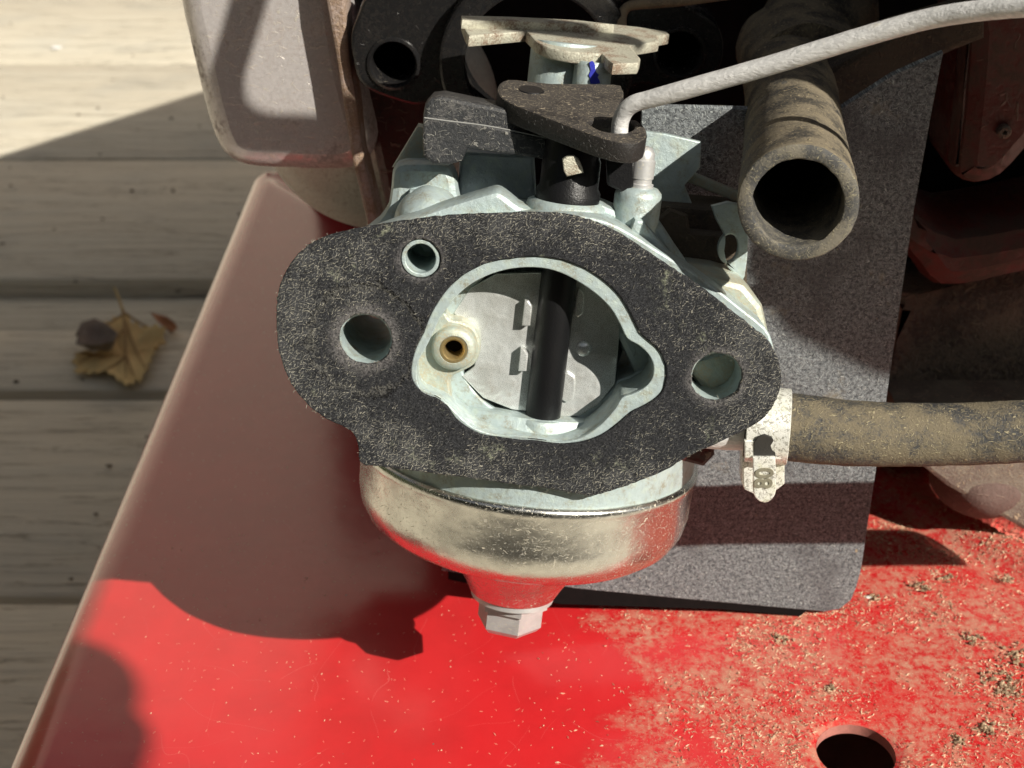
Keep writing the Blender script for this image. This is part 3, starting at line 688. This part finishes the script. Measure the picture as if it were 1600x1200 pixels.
# throttle shaft and lever up at the back
lathe('throttle_hub', [(4.6, 24), (4.6, 34.5), (4.4, 34.9)], (.9, 30, 0), CAST, carb, n=40)
lathe('throttle_spindle', [(2.5, 24), (2.5, 32.7), (2.2, 33.1)], (4.4, 25.0, 0), CAST, carb, n=12)
tprism('throttle_lever', [[(722,24),(800,26),(900,31),(1000,42),(1042,49),(1046,53),(1028,56),(1030,64),(1012,67),(984,71),(992,80),(1001,91),(998,98),(958,99),(950,93),(940,83),(895,81),(860,75),(838,65),(828,54),(822,48),(733,56),(727,47),(722,32)]], (2, 30, 35.2), math.radians(9), 1.5, ZINCD, carb, .22, 1)
tprism('throttle_lever_bar', [[(721,24),(800,26),(900,31),(960,38),(900,37),(800,33),(722,31)]], (2, 30, 36.3), math.radians(9), 1.2, ZINCD, carb, .12, 1)
# blue ink mark on the spindle
V = []; 
bl = LYs([(921,98),(927,96),(930,103),(931,112),(936,117),(934,121),(938,130),(923,131),(922,122),(920,117),(923,110)], 22.3)
prism('ink_mark', [smoothloop(bl, 2)], 22.42, 22.9, BLUE, carb, .02)
# choke lever (plastic) and its arm
CLZ = 25.4
CP0 = (2, 8, 28.0); CA = math.radians(12)
tprism('choke_lever', [[(777,136),(786,126),(805,124),(860,130),(958,131),(972,137),(975,150),(965,168),(972,182),(996,188),(1010,202),(1009,216),(990,224),(958,220),(925,210),(890,197),(845,180),(800,162),(781,150)], [(918,190),(936,187),(956,187),(985,191),(992,199),(978,207),(950,206),(932,200)]], CP0, CA, 2.5, LEVER, carb, .28)
q = LN(830, 141, CP0, CA); nn = Vector((0, -math.sin(CA), math.cos(CA)))
lathe('lever_pin', [(1.7, -.1), (1.5, .12), (.9, .2), (.2, .1)], q, BLK, carb, ax=nn, n=24)
bar = [(661,180),(664,163),(674,152),(692,150),(770,166),(850,184),(854,215)]
LP('lever_arm_upper', bar+[(854,226),(756,206),(663,195)], 10.15, 17.5, BLKD, .5)
LP('lever_arm_lower', [(661,183),(756,194),(854,214),(858,236),(856,250),(800,242),(731,232),(722,252),(700,258),(676,256),(662,244),(660,214)], 9.9, 16.5, BLKD, .35)
sl_ = [(LY(a, b, 9.95)[0], 9.95, LY(a, b, 9.95)[1]) for a, b in ((663,184),(700,189),(756,196),(810,206),(852,215))]
tube('mould_seam', spline(sl_, 4), .09, m_plain('plastic_flash', (.30, .30, .29), .6), carb, 6)
# bottom: body skirt, float bowl, washer and bolt
bc = (1.8, 24.3, 0)
lathe('body_skirt', [(20, -9), (22.6, -13), (22.8, -15), (22.8, -19.4), (22.0, -19.9)], bc, CAST, carb, n=96)
lathe('float_bowl', [(22.6, -19.3), (23.3, -19.5), (23.5, -20.0), (23.4, -20.6), (23.1, -21.2), (23.0, -26.0), (22.6, -28.0), (21.6, -29.8), (19.8, -31.2), (17.2, -32.2), (14.4, -32.7), (12.0, -33.2), (10.9, -33.9), (9.8, -35.3), (8.4, -37.5), (7.1, -39.6), (6.2, -41.3)], bc, BOWL, carb, n=128, smooth=60)
bw = lathe('bowl_washer', [(5.6, -41.2), (5.9, -41.5), (5.9, -42.2), (5.5, -42.4)], bc, BOLT, carb, n=40)
lathe('drain_bolt', [(5.3, -42.3), (5.3, -43.4), (4.7, -43.5), (4.7, -46.3), (4.1, -47.0)], bc, BOLT, carb, n=6, smooth=25)
# ear on the right of the skirt and fuel inlet
LP('fuel_inlet_ear', [(1060,690),(1116,688),(1117,712),(1100,730),(1060,720)], 12, 20, MAROON, .5)
ctr = Vector((0, 0, 0))
fp = [PD(1090, 668, 181), PD(1150, 672, 181), PD(1210, 667, 180.5)]
inv = CM.inverted()
tube('fuel_inlet', [inv @ p for p in spline(fp, 4)], 2.6, ROD, carb, 20)

# ================================================================== FUEL HOSE, CLAMP
hp = spline([PD(1165, 661, 181), PD(1240, 668, 180), PD(1330, 677, 179.5), PD(1420, 679, 179.5), PD(1510, 678, 179), PD(1600, 674, 178), PD(1750, 668, 177.5), PD(2000, 664, 177), PD(2500, 655, 176)], 12)
fh = tube('fuel_hose', hp, [4.3, 4.3, 4.05, 3.95, 3.95, 4.0, 4.0], HOSE, None, 40, rough=.09, smooth=60)
tag(fh, 'tan-dusted black rubber fuel hose running to the right from its spring clamp', 'hose')
ck = empty('hose_clamp', loc=PD(1200, 665, 180)); tag(ck, 'shiny yellow-zinc spring clamp stamped 80 around the fuel hose end', 'clamp')
def at_ck(V): c = PD(1200, 665, 180); return [tuple(Vector(v)-c) for v in V]
band = []; ax = (PD(1240, 668, 180)-PD(1165, 661, 181)).normalized()
c0 = PD(1166, 662, 180.9); c1 = PD(1233, 667, 180.1)
V, Fc = tube_data([c0, c0.lerp(c1, .02), c0.lerp(c1, .98), c1], [4.6, 4.85, 4.85, 4.6], 48); Fc = Fc[:-2]; fixn(mk('band', at_ck(V), Fc, CLAMP, ck, 60))
yb = 0.0
cc = PD(1200, 665, 175.2); yk = cc.y
def ckp(name, pts, y0, dy, mat, ch=.12, hole=None):
    loops = [PYs(pts, y0)]+([PYs(hole, y0)] if hole else [])
    V, Fc = prism_data(loops, y0, y0+dy, ch); return fixn(mk(name, at_ck(V), Fc, mat, ck))
ckp('lug_left', [(1161,690),(1176,690),(1178,772),(1163,765),(1159,755)], yk+2.6, 2.4, CLAMP)
ckp('lug_right', [(1212,722),(1226,722),(1226,756),(1214,766),(1210,765)], yk+1.8, 1.4, CLAMP)
ckp('lug_bridge', [(1164,690),(1230,690),(1231,718),(1164,716)], yk-.15, .9, CLAMP, .15)
ckp('thumb_tab', [(1177,716),(1212,716),(1213,766),(1211,774),(1206,781),(1200,785),(1194,786),(1187,784),(1181,779),(1178,773),(1177,766)], yk-.9, .7, CLAMP, .15)
ckp('tab_slot', [(1178,716),(1178,692),(1184,683),(1195,679),(1206,683),(1212,692),(1212,719)], yk-.32, .3, m_plain('slot_shadow_rubber', (.03, .028, .025), .5), .1)
# stamped number, turned on its side
cu = bpy.data.curves.new('stamp', 'FONT'); cu.body = '80'; cu.size = 3.1*S; cu.extrude = .05*S; cu.bevel_depth = .03*S; cu.align_x = 'CENTER'; cu.align_y = 'CENTER'; cu.offset = .06*S
to = bpy.data.objects.new('tmp', cu); COL.objects.link(to); dg = bpy.context.evaluated_depsgraph_get(); me = bpy.data.meshes.new_from_object(to.evaluated_get(dg)); bpy.data.objects.remove(to)
st = bpy.data.objects.new('stamped_number', me); COL.objects.link(st); me.materials.clear(); me.materials.append(m_plain('stamp_groove', (.36, .34, .26), .5, .5)); st.parent = ck
p = PY(1195, 747, yk-.95)-PD(1200, 665, 180); st.location = p*S; st.rotation_euler = (math.radians(90), math.radians(-90), 0)

# ================================================================== BREATHER HOSE
f0 = PD(1247, 318, 155); f1 = PD(1238, 165, 200)
dirh = (f1-f0).normalized()
bp = [f0, f0+dirh*6, f0+dirh*14, f0+dirh*24, f0+dirh*36, f1, f1+Vector((1.5, 12, -.5)), f1+Vector((3.0, 24, -1)), f1+Vector((4, 34, -2))]
R0 = 6.55
def hose_two():
    path = spline(bp, 8)
    V, Fc = tube_data(path, [R0, R0, R0*.98, R0*.97, R0*.97, R0, R0*1.0, R0*1.05, R0*1.08], 56, inner=1.6, rough=.12, lip=.18)
    o = fixn(mk('breather_hose', V, Fc, [HOSEB, RUBCUT], None, 60))
    # cut end and inside get the plain rubber
    for p in o.data.polygons:
        c = Vector(p.center)/S; d = (c-f0).dot(dirh); r = ((c-f0)-dirh*d).length
        if r < R0-.25 or d < .1: p.material_index = 1
    return o
bh = hose_two(); tag(bh, 'fat dusty rubber breather hose with its open round end facing the viewer', 'hose')
cs = f1+Vector((4.5, 13, -.5))
cuff = tube('hose_cuff', spline([cs, cs+Vector((.8, 6, -.4)), cs+Vector((2.4, 16, -1)), cs+Vector((8, 30, 2))], 5), [8.4, 8.9, 9.1, 9.0], HOSEB, bh, 40, rough=.3, smooth=60)
vh = tube('vent_hose', spline([PD(1222, 52, 226), PD(1245, 22, 228), PD(1275, -10, 230), PD(1320, -60, 236)], 6), 3.0, HOSEB, None, 24, rough=.15)
tag(vh, 'short grey dusty vent hose at the top edge, left of the breather hose cuff', 'hose')

# ================================================================== RODS
_p = LN(965, 200, CP0, CA); _w = CX*_p.x+CY*_p.y+CZ*_p.z; _k = (_w-CAM).dot(fwd)/160.3; _PD = PD
def PD(px, py, d): return _PD(px, py, d*_k)
rp = spline([PD(968, 216, 160.5), PD(968, 206, 160.3), PD(970, 188, 159.8), PD(978, 172, 159), PD(993, 161, 158.2), PD(1015, 155, 157.5), PD(1070, 140, 155.5), PD(1200, 103, 151.5), PD(1330, 63, 147.5), PD(1440, 32, 144), PD(1520, 18, 141), PD(1600, 10, 138), PD(1720, 4, 134), PD(2000, -10, 130), PD(2500, -30, 126)], 8)
rd = tube('control_rod', rp, [1.0]*5+[1.08]*8, ROD, None, 24, rough=.03); PD = _PD; tag(rd, 'pale grey bent control rod hooked into the dirty choke lever', 'rod')
rp = spline([PD(973, 52, 203), PD(971, 36, 203), PD(973, 20, 203), PD(982, 10, 203), PD(1000, 7, 203), PD(1060, 2, 202), PD(1180, -14, 200)], 6)
r2 = tube('throttle_rod', rp, .72, m_dusty('rusty_wire', (.16, .12, .08), (.30, .23, .15), .6, .6, 1, (.4, .3, .2), .4, .1), None, 16, rough=.05); tag(r2, 'thin rusty hooked rod behind the throttle lever at the top edge', 'rod')

# ================================================================== FIBRE BOARD
yp = 36.6
PL = [(690,892),(912,921),(1100,939),(1290,956),(1312,952),(1330,938),(1339,915),(1345,893),(1374,700),(1400,520),(1428,330),(1455,180),(1474,82),(1395,117),(1300,178),(1165,170),(1003,166),(1000,300),(950,430),(705,640)]
bd = prism('fibre_board', [PYs(PL, yp)], yp, yp+1.3, PLATE, None, .15); tag(bd, 'flat grey speckled fibre board standing on the red deck behind the carburettor', 'board')

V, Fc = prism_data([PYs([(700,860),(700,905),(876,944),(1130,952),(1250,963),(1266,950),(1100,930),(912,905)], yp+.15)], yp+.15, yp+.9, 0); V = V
bk = fixn(mk('gap_shade_strip', V, Fc, DARK, bd, 0))  # black sheet standing in for the shaded gap under the board
# ================================================================== INSULATOR BLOCK
yi = 57.5
im = empty('insulator_block', loc=PY(840, 100, yi)); tag(im, 'black moulded insulator block with round port and two bolt holes behind the throttle lever', 'insulator')
def imo(V): c = PY(840, 100, yi); return [tuple(Vector(v)-c) for v in V]
IO = [(578,-8),(560,22),(548,58),(552,95),(560,125),(580,143),(620,158),(655,165),(690,150),(715,160),(760,190),(830,205),(900,190),(960,160),(1000,132),(1050,142),(1095,132),(1122,112),(1131,75),(1122,42),(1095,20),(1060,8),(1020,-20),(960,-80),(860,-110),(740,-100),(650,-50)]
cx, cz = PYs([(838, 92)], yi)[0]; h1 = PYs([(615, 100)], yi)[0]; h2 = PYs([(1062, 84)], yi)[0]
V, Fc = prism_data([smoothloop(PYs(IO, yi), 3), circle(cx, cz, 11.0, 48), circle(*h1, 3.25, 28), circle(*h2, 3.1, 28)], yi, yi+9, .5); fixn(mk('block_body', imo(V), Fc, INSUL, im))
V, Fc = prism_data([circle(cx, cz, 14.2, 64), circle(cx, cz, 10.4, 56)], yi-3.2, yi-.02, .5); fixn(mk('port_ring', imo(V), Fc, INSUL, im))
for h in (h1, h2):
    V, Fc = lathe_data([(3.6, 9.2), (3.6, 10.2)], (h[0], yi, h[1]), Vector((0, 1, 0)), 24); fixn(mk('hole_shade_disc', imo(V), Fc, DARK, im))  # black disc stands in for the shade deep in the bolt hole
    V, Fc = lathe_data([(4.1, 0), (3.9, -.5), (3.5, -.6), (3.25, -.2)], (h[0], yi+.2, h[1]), Vector((0, 1, 0)), 32); fixn(mk('bolt_hole_rim', imo(V), Fc[:-2], INSUL, im))

# ================================================================== COVER AT THE LEFT, CAN, ENGINE
# aluminised cover box with rounded bottom edge
def cover():
    c = empty('exhaust_cover', loc=(-45, 66, -2)); tag(c, 'dusty bright metal cover with rounded bottom corner at the upper left', 'cover')
    o = Vector((-45, 66, -2)); y0 = 64.0
    pl = PYs([(262,-140),(275,0),(288,60),(304,130),(318,185),(330,222),(345,248),(368,264),(400,271),(450,273),(500,275),(545,273),(574,258),(584,232),(576,190),(556,110),(538,0),(520,-140)], y0)
    loops = smoothloop(pl, 2)
    # rounded lower edge: stack of insets along the depth
    if area(loops) < 0: loops = loops[::-1]
    V = []; Fc = []; n = len(loops); prof = [(0, 3.6), (.2, 2.6), (.7, 1.6), (1.5, .8), (2.6, .28), (4.0, 0), (55, -2)]
    zmax = max(p[1] for p in loops)
    for d, ins in prof:
        for p in inset(loops, ins): V.append((p[0]-o.x, y0+d-o.y, p[1]-o.z))
    for r in range(len(prof)-1):
        for i in range(n): j = (i+1) % n; Fc.append((r*n+i, r*n+j, (r+1)*n+j, (r+1)*n+i))
    for t in tessellate_polygon([[Vector((V[i][0], V[i][2], 0)) for i in range(n)]]): Fc.append(tuple(t))
    fixn(mk('cover_shell', V, Fc, CHROME, c, 60))
    # folded seam lip down its right side
    lp = PYs([(500,-140),(512,0),(528,90),(540,170),(553,250),(572,330),(580,372),(601,372),(590,330),(570,245),(560,165),(548,90),(541,0),(535,-140)], y0-3)
    V, Fc = prism_data([lp], y0-4.5, y0+3, .5); fixn(mk('seam_lip', [(a-o.x, b-o.y, z-o.z) for a, b, z in V], Fc, m_dusty('rusty_seam', (.38, .30, .26), (.28, .19, .13), .6, .5, .8, (.55, .42, .3), .4, .3), c))
    return c
cover()
cy = 78.0
cc = PY(585, 208, cy)
rr = (PY(585+192, 208, cy)-PY(585, 208, cy)).length
can = lathe('muffler_can', [(rr-14, 0), (rr-6, .8), (rr-2, 2.6), (rr-.4, 6), (rr, 10), (rr, 20)], (cc.x, cy, cc.z), CANM, None, ax=Vector((0, 1, 0)), n=72, smooth=60)
tag(can, 'pale grimy round metal can peeking out below the bright cover', 'can')
# maroon wall behind
mw = prism('maroon_housing', [PYs([(566,-60),(566,160),(603,330),(612,420),(640,520),(760,520),(700,300),(672,200),(672,-60)], 71)], 71, 150, MAROON, None, 1.5)
kf = prism('sun_leak_plate', [PYs([(530,378),(500,394),(474,440),(470,560),(560,640),(760,640),(760,378)], 67)], 67, 71, m_plain('leak_plate_grey', (.42, .38, .34), .6), None, .5); tag(kf, 'flat dull plate added to block stray sun, hidden behind the gasket, below the pale can', 'sump cover')  # added plate, blocks a sunlit leak onto the deck
tag(mw, 'dark maroon painted engine housing between the bright cover and the black insulator', 'housing')
eb = mk('engine_block', *join(prism_data([[(-60, 240), (-60, 326), (59, 471), (300, 764), (420, 764), (420, 90), (40, 90), (40, 150), (-18, 150), (-18, 240)]], 70, H+3, 1, 'z')), DARK, None, 30); fixn(eb)  # far outline slanted to place its shadow edge on the boards
tag(eb, 'black shadowed engine block filling the gap behind the insulator', 'engine')

# right side: housing panel, bracket, grimy base, foot
def rp_(name, pts, y0, dy, mat, ch, label, cat, sm_=2):
    l = PYs(pts, y0); l = smoothloop(l, sm_) if sm_ > 1 else l
    o = prism(name, [l], y0, y0+dy, mat, None, ch); tag(o, label, cat); return o
fl_ = prism('crankcase', [PYs([(660,-80),(660,520),(1200,620),(1620,620),(1620,-80)], 92)], 92, 140, DARK, None, 1.5); tag(fl_, 'crankcase coloured black for the deep shade behind the insulator block', 'crankcase')  # near-black colour stands in for the deep shade here
bh_ = rp_('blower_housing', [(1512,58),(1505,160),(1494,262),(1500,284),(1530,296),(1570,282),(1610,240),(1660,180),(1760,60),(1760,-80),(1516,-80)], 62, 20, MAROON2, 3.2, 'maroon blower housing panel with curved lower corner at the right edge', 'housing')
V, Fc = prism_data([PYs([(1510,60),(1517,60),(1509,170),(1499,262),(1491,262),(1501,160)], 58)], 58, 62.5, .6); fixn(mk('folded_edge', V, Fc, MAROON2, bh_))
for px, py in ((1568, 205),):
    q = PY(px, py, 61.6); fixn(mk('housing_screw', *lathe_data([(1.1, .6), (1.1, -.5), (.8, -.8), (.35, -.8), (.3, -.3)], q, Vector((0, 1, 0)), 16), GRIME2, bh_))
b2 = rp_('engine_bracket', [(1426,330),(1450,345),(1500,368),(1600,352),(1760,330),(1760,430),(1600,438),(1540,452),(1468,458),(1432,420),(1405,380)], 66, 22, MAROON2, 4.0, 'dull red engine bracket in shade right of the fibre board', 'bracket')
b3 = rp_('grimy_engine_case', [(1380,470),(1440,455),(1760,420),(1760,740),(1440,735),(1350,700)], 78, 30, GRIME2, 4.0, 'grimy brown engine base above the fuel hose at the right edge', 'engine base')
# foot: round-bottomed casting with a sloping plate over it
ft = empty('mounting_foot_casting', loc=PY(1520, 760, 56)); tag(ft, 'dirty rounded engine foot under the fuel hose at the right edge', 'engine foot')
o_ = PY(1520, 760, 56)
V, Fc = lump_data(PY(1535, 742, 62)-o_, 9.0, 8, 7.2, 32, .04); mk('foot_pad', V, Fc, m_dusty('foot_casting', (.15, .095, .08), (.15, .10, .085), .6, .6, .5, (.35, .25, .2), .3, .3), ft, 60)
l = PYs([(1426,722),(1440,730),(1480,762),(1530,790),(1600,830),(1760,910),(1760,700),(1430,700)], 55)
V, Fc = prism_data([l], 55, 80, 1.0); V = [(a-o_.x, b-o_.y, c-o_.z) for a, b, c in V]
fixn(mk('foot_flange', V, Fc, m_dusty('foot_flange_dirt', (.16, .12, .10), (.25, .215, .17), .6, .7, .7, (.5, .38, .25), .5, .3), ft))

# unseen blocker added overhead (out of frame, outlined to throw the shade on the board and the parts behind)
tk = prism('shade_blocker', [smoothloop([(74, -17), (112, -17), (122, -26), (129, -33), (137, -56), (150, -71), (165, -79), (185, -85), (215, -88), (330, -90), (330, 230), (74, 230)], 1)], 165, 110, m_plain('blocker_black', (.03, .03, .03), .4), None, 3, 'z')
tag(tk, 'added black shade blocker above the hoses, outside the picture', 'fuel tank')

# ================================================================== LEAVES ON THE BOARDS
def leaf(name, outline_px, z, mat, label, curl=2.0, stem=None, th=.3, veins=()):
    pts = [PZ(a, b, z) for a, b in outline_px]; c = sum(pts, Vector())/len(pts)
    o = empty(name, loc=c); tag(o, label, 'leaf')
    l = [((p-c).x, (p-c).y) for p in pts]
    # fan of rings for curl
    V = []; Fc = []; n = len(l); R_ = 6
    for k in range(1, R_+1):
        for i, (x, y) in enumerate(l):
            s = k/R_; h = curl*(s**2)*(1+noise.noise(Vector((x*.08, y*.08, k*.2)))*1.5)+.8*noise.noise(Vector((x*s*.3, y*s*.3, 5)))+1.0
            V.append((x*s, y*s, h))
    V.append((0, 0, .6)); b = len(V)-1
    for i in range(n): Fc.append((i, (i+1) % n, b))
    for k in range(R_-1):
        for i in range(n): j = (i+1) % n; Fc.append((k*n+i, (k+1)*n+i, (k+1)*n+j, k*n+j))
    V2 = [(x, y, z_-th) for x, y, z_ in V]; m = len(V); Fc2 = [tuple(i+m for i in reversed(f)) for f in Fc]
    rim_ = [((R_-1)*n+i, (R_-1)*n+(i+1) % n, m+(R_-1)*n+(i+1) % n, m+(R_-1)*n+i) for i in range(n)]
    fixn(mk('blade', V+V2, Fc+Fc2+rim_, mat, o, 60))
    for va, vb in veins:
        p_, q_ = PZ(*va, z)-c, PZ(*vb, z)-c; m_ = p_.lerp(q_, .5)
        def hh(v): return Vector((v.x, v.y, 1.3+curl*(v.length/22)**2*.9))
        tube('vein', [hh(p_), hh(m_), hh(q_)], [.55, .25], LV, o, 6)
    if stem:
        sp = [PZ(a, b_, z+h)-c for a, b_, h in stem]; tube('stalk', spline(sp, 5), [.7, .45], mat, o, 8)
    return o
LF = m_dusty('dry_maple_leaf', (.58, .38, .15), (.70, .52, .24), .6, .7, .12, (.55, .42, .2), .1, .2)
LG = m_dusty('grey_curled_leaf', (.14, .10, .08), (.24, .21, .19), .5, .7, .12, (.3, .25, .2), .1, .2)
LB = m_dusty('brown_leaf', (.30, .11, .04), (.38, .17, .07), .5, .7, .12, (.4, .2, .1), .1, .2)
LV = m_plain('leaf_vein', (.36, .22, .09), .7)
leaf('maple_leaf', [(194,497),(199,503),(203,503),(207,516),(215,514),(222,522),(230,519),(237,528),(247,524),(252,531),(262,530),(257,540),(262,546),(249,549),(251,556),(243,557),(244,566),(238,570),(240,579),(233,583),(235,592),(226,597),(221,606),(214,602),(209,611),(203,608),(199,618),(192,607),(186,609),(180,599),(172,600),(168,593),(155,595),(150,590),(141,593),(134,588),(124,593),(117,591),(124,583),(113,575),(121,570),(118,564),(130,566),(138,561),(146,566),(160,563),(172,558),(180,545),(180,533),(171,529),(174,522),(165,518),(176,513),(178,505),(186,506)], WZ+1.0, LF, 'tan dry maple leaf with a thin stalk on the grey boards', 3.0, [(195,498,2),(190,480,5),(184,462,9),(178,449,12)], veins=(((196,505),(200,612)),((196,508),(256,534)),((197,515),(232,595)),((196,510),(150,530)),((197,525),(125,578)),((199,560),(212,605)),((199,560),(160,592))))
leaf('curled_leaf', [(130,520),(150,513),(168,516),(182,528),(188,545),(182,560),(160,561),(140,560),(122,556),(128,545),(120,535)], WZ+5.0, LG, 'small grey curled leaf lying on the left of the maple leaf', 5.0)
leaf('leaf_fragment', [(236,495),(248,497),(262,503),(274,512),(279,522),(272,530),(258,520),(246,512)], WZ+1.0, LB, 'rust-brown leaf fragment beside the red deck edge', 2.0)

# ================================================================== SHADOW BAR (added outside the picture, its blurred shadow lies on the deck's near left corner)
P0 = PZ(95, 1085, H)+Vector((1.0, -0.9, 1.0))*250
hg = tube('shadow_bar', spline([P0, P0+Vector((-2, -4, 0)), P0+Vector((-6, -60, 0)), P0+Vector((-8, -300, -10))], 6), [6, 12, 14, 15, 15, 15], m_plain('shadow_bar_black', (.02, .02, .02), .8), None, 24)
tag(hg, 'black bar added to shade the near left of the deck, outside the picture', 'handle')

pan = prism('hole_backing_pan', [[(-70, -11), (200, -11), (200, 230), (-70, 230)]], H-34, H-44, m_plain('pan_tan', (.6, .48, .38), .9, sc_=.2), None, 2, 'z')  # added pan, closes the view through the hole to a dim brown
tag(pan, 'added pan for the shaded brown seen through the round hole in the red deck', 'housing')
# a dark hedge shape behind the photographer, added to cut the front sky light
def sky_screen():
    V = []; Fc = []; nx, nz = 70, 18
    for k in range(nz+1):
        for i in range(nx+1):
            x = -4200+8400*i/nx; z = WZ-60+1560*k/nz; y = -1650+70*noise.noise(Vector((x*.006, z*.006, 1)))+60*noise.noise(Vector((x*.02, z*.02, 4)))
            V.append((x, y, z))
    b = len(V)
    for k in range(nz+1):
        for i in range(nx+1):
            v = V[k*(nx+1)+i]; V.append((v[0], v[1]-500, v[2]))
    for k in range(nz):
        for i in range(nx):
            a = k*(nx+1)+i; Fc.append((a, a+1, a+nx+2, a+nx+1)); Fc.append((b+a, b+a+nx+1, b+a+nx+2, b+a+1))
    for i in range(nx):
        a = nz*(nx+1)+i; Fc.append((a, a+1, b+a+1, b+a))
    return V, Fc
hg2 = mk('sky_screen', *sky_screen(), m_plain('sky_screen_green', (.035, .045, .02), .9, sc_=.01, bumpd=20), None, 0); tag(hg2, 'added unseen dark hedge behind the photographer', 'sky_screen')
V, Fc = sky_screen(); V = [(y_+0, -x_*.62+600, z_) for x_, y_, z_ in V]
hg3 = mk('sky_screen', V, Fc, m_plain('sky_screen_green_side', (.035, .045, .02), .9, sc_=.01, bumpd=20), None, 0); tag(hg3, 'added unseen dark hedge along the left side of the wooden deck', 'sky_screen')  # turned copy added at the left to cut more sky light

cp_ = [PY(a, b, 64)+Vector((1, -.9, 1))*t for a, b, t in ((425, -120, 100), (400, -40, 100), (380, 30, 100), (362, 90, 100), (350, 140, 100), (360, 185, 100), (400, 208, 100), (470, 212, 102), (560, 222, 104), (700, 250, 106))]  # unseen added tube, traced back along the sun from its wanted shadow band
cb = tube('shadow_tube', spline(cp_, 8), 2.3, m_plain('shadow_tube_black', (.02, .02, .02), .4), None, 16)
tag(cb, 'added black tube casting a shadow band from above the bright metal cover, outside the picture', 'cable')

# unseen tan wall added beyond the mower: above the picture, to be mirrored in the red paint
wl = []
def sid(y, z0, z1): return prism_data([[(-2600, z0), (2600, z0), (2600, z1), (-2600, z1)]], y, y+40)
hw = empty('reflector_wall', loc=(0, 1750, WZ)); tag(hw, 'unseen tan clapboard wall added as a reflector beyond the wooden deck', 'house wall')
SID = m_plain('tan_siding', (.46, .385, .33), .6, sc_=.02, bumpd=1)
for k in range(14):
    z0 = k*130
    V = []; Fc = []
    for x in (-2600, 2600):
        V += [(x, 0-12, z0), (x, 0, z0+128), (x, 40, z0+128), (x, 40, z0)]
    Fc = [(0, 4, 5, 1), (1, 5, 6, 2), (2, 6, 7, 3), (3, 7, 4, 0), (0, 1, 2, 3), (7, 6, 5, 4)]
    fixn(mk('clapboard', V, Fc, SID, hw, 0))
# bits lying on the boards
V = []; Fc = []
for i in range(60):
    c = PZ(random.uniform(-60, 480), random.uniform(-60, 1250), WZ+.6)
    v, f = lump_data(c, random.uniform(.3, 1.6), random.uniform(.3, 1.2), .5, 6, .6, i); b = len(V); V += v; Fc += [tuple(q+b for q in g) for g in f]
wb = mk('deck_litter', V, Fc, m_plain('dark_litter', (.12, .09, .06), .9), None, 0); tag(wb, 'dark specks of litter on the painted boards', 'litter', kind='stuff')
ch = mk('paint_chip', *lump_data(PZ(88, 74, WZ+1.2), 3.6, 2.8, .7, 8, .6, 3), m_plain('white_flake', (.85, .85, .85), .6), None, 0); tag(ch, 'small white paint flake on the sunlit boards at the upper left', 'flake')
w2 = mk('white_flake', *lump_data(PZ(1357, 933, H+.1), .55, .36, .12, 10, .3, 5), m_plain('white_flake_paint', (.85, .82, .75), .7), None, 0); tag(w2, 'tiny white ring-like flake on the red deck just right of the board corner', 'flake')
# grimy strut above the board
gs = prism('grimy_strut', [PYs([(1290,190),(1395,124),(1490,82),(1540,62),(1540,10),(1400,50),(1290,110)], 52)], 52, 60, DIRTM, None, 1.0); tag(gs, 'brown grimy strut running from the hose cuff to the housing above the board', 'strut')
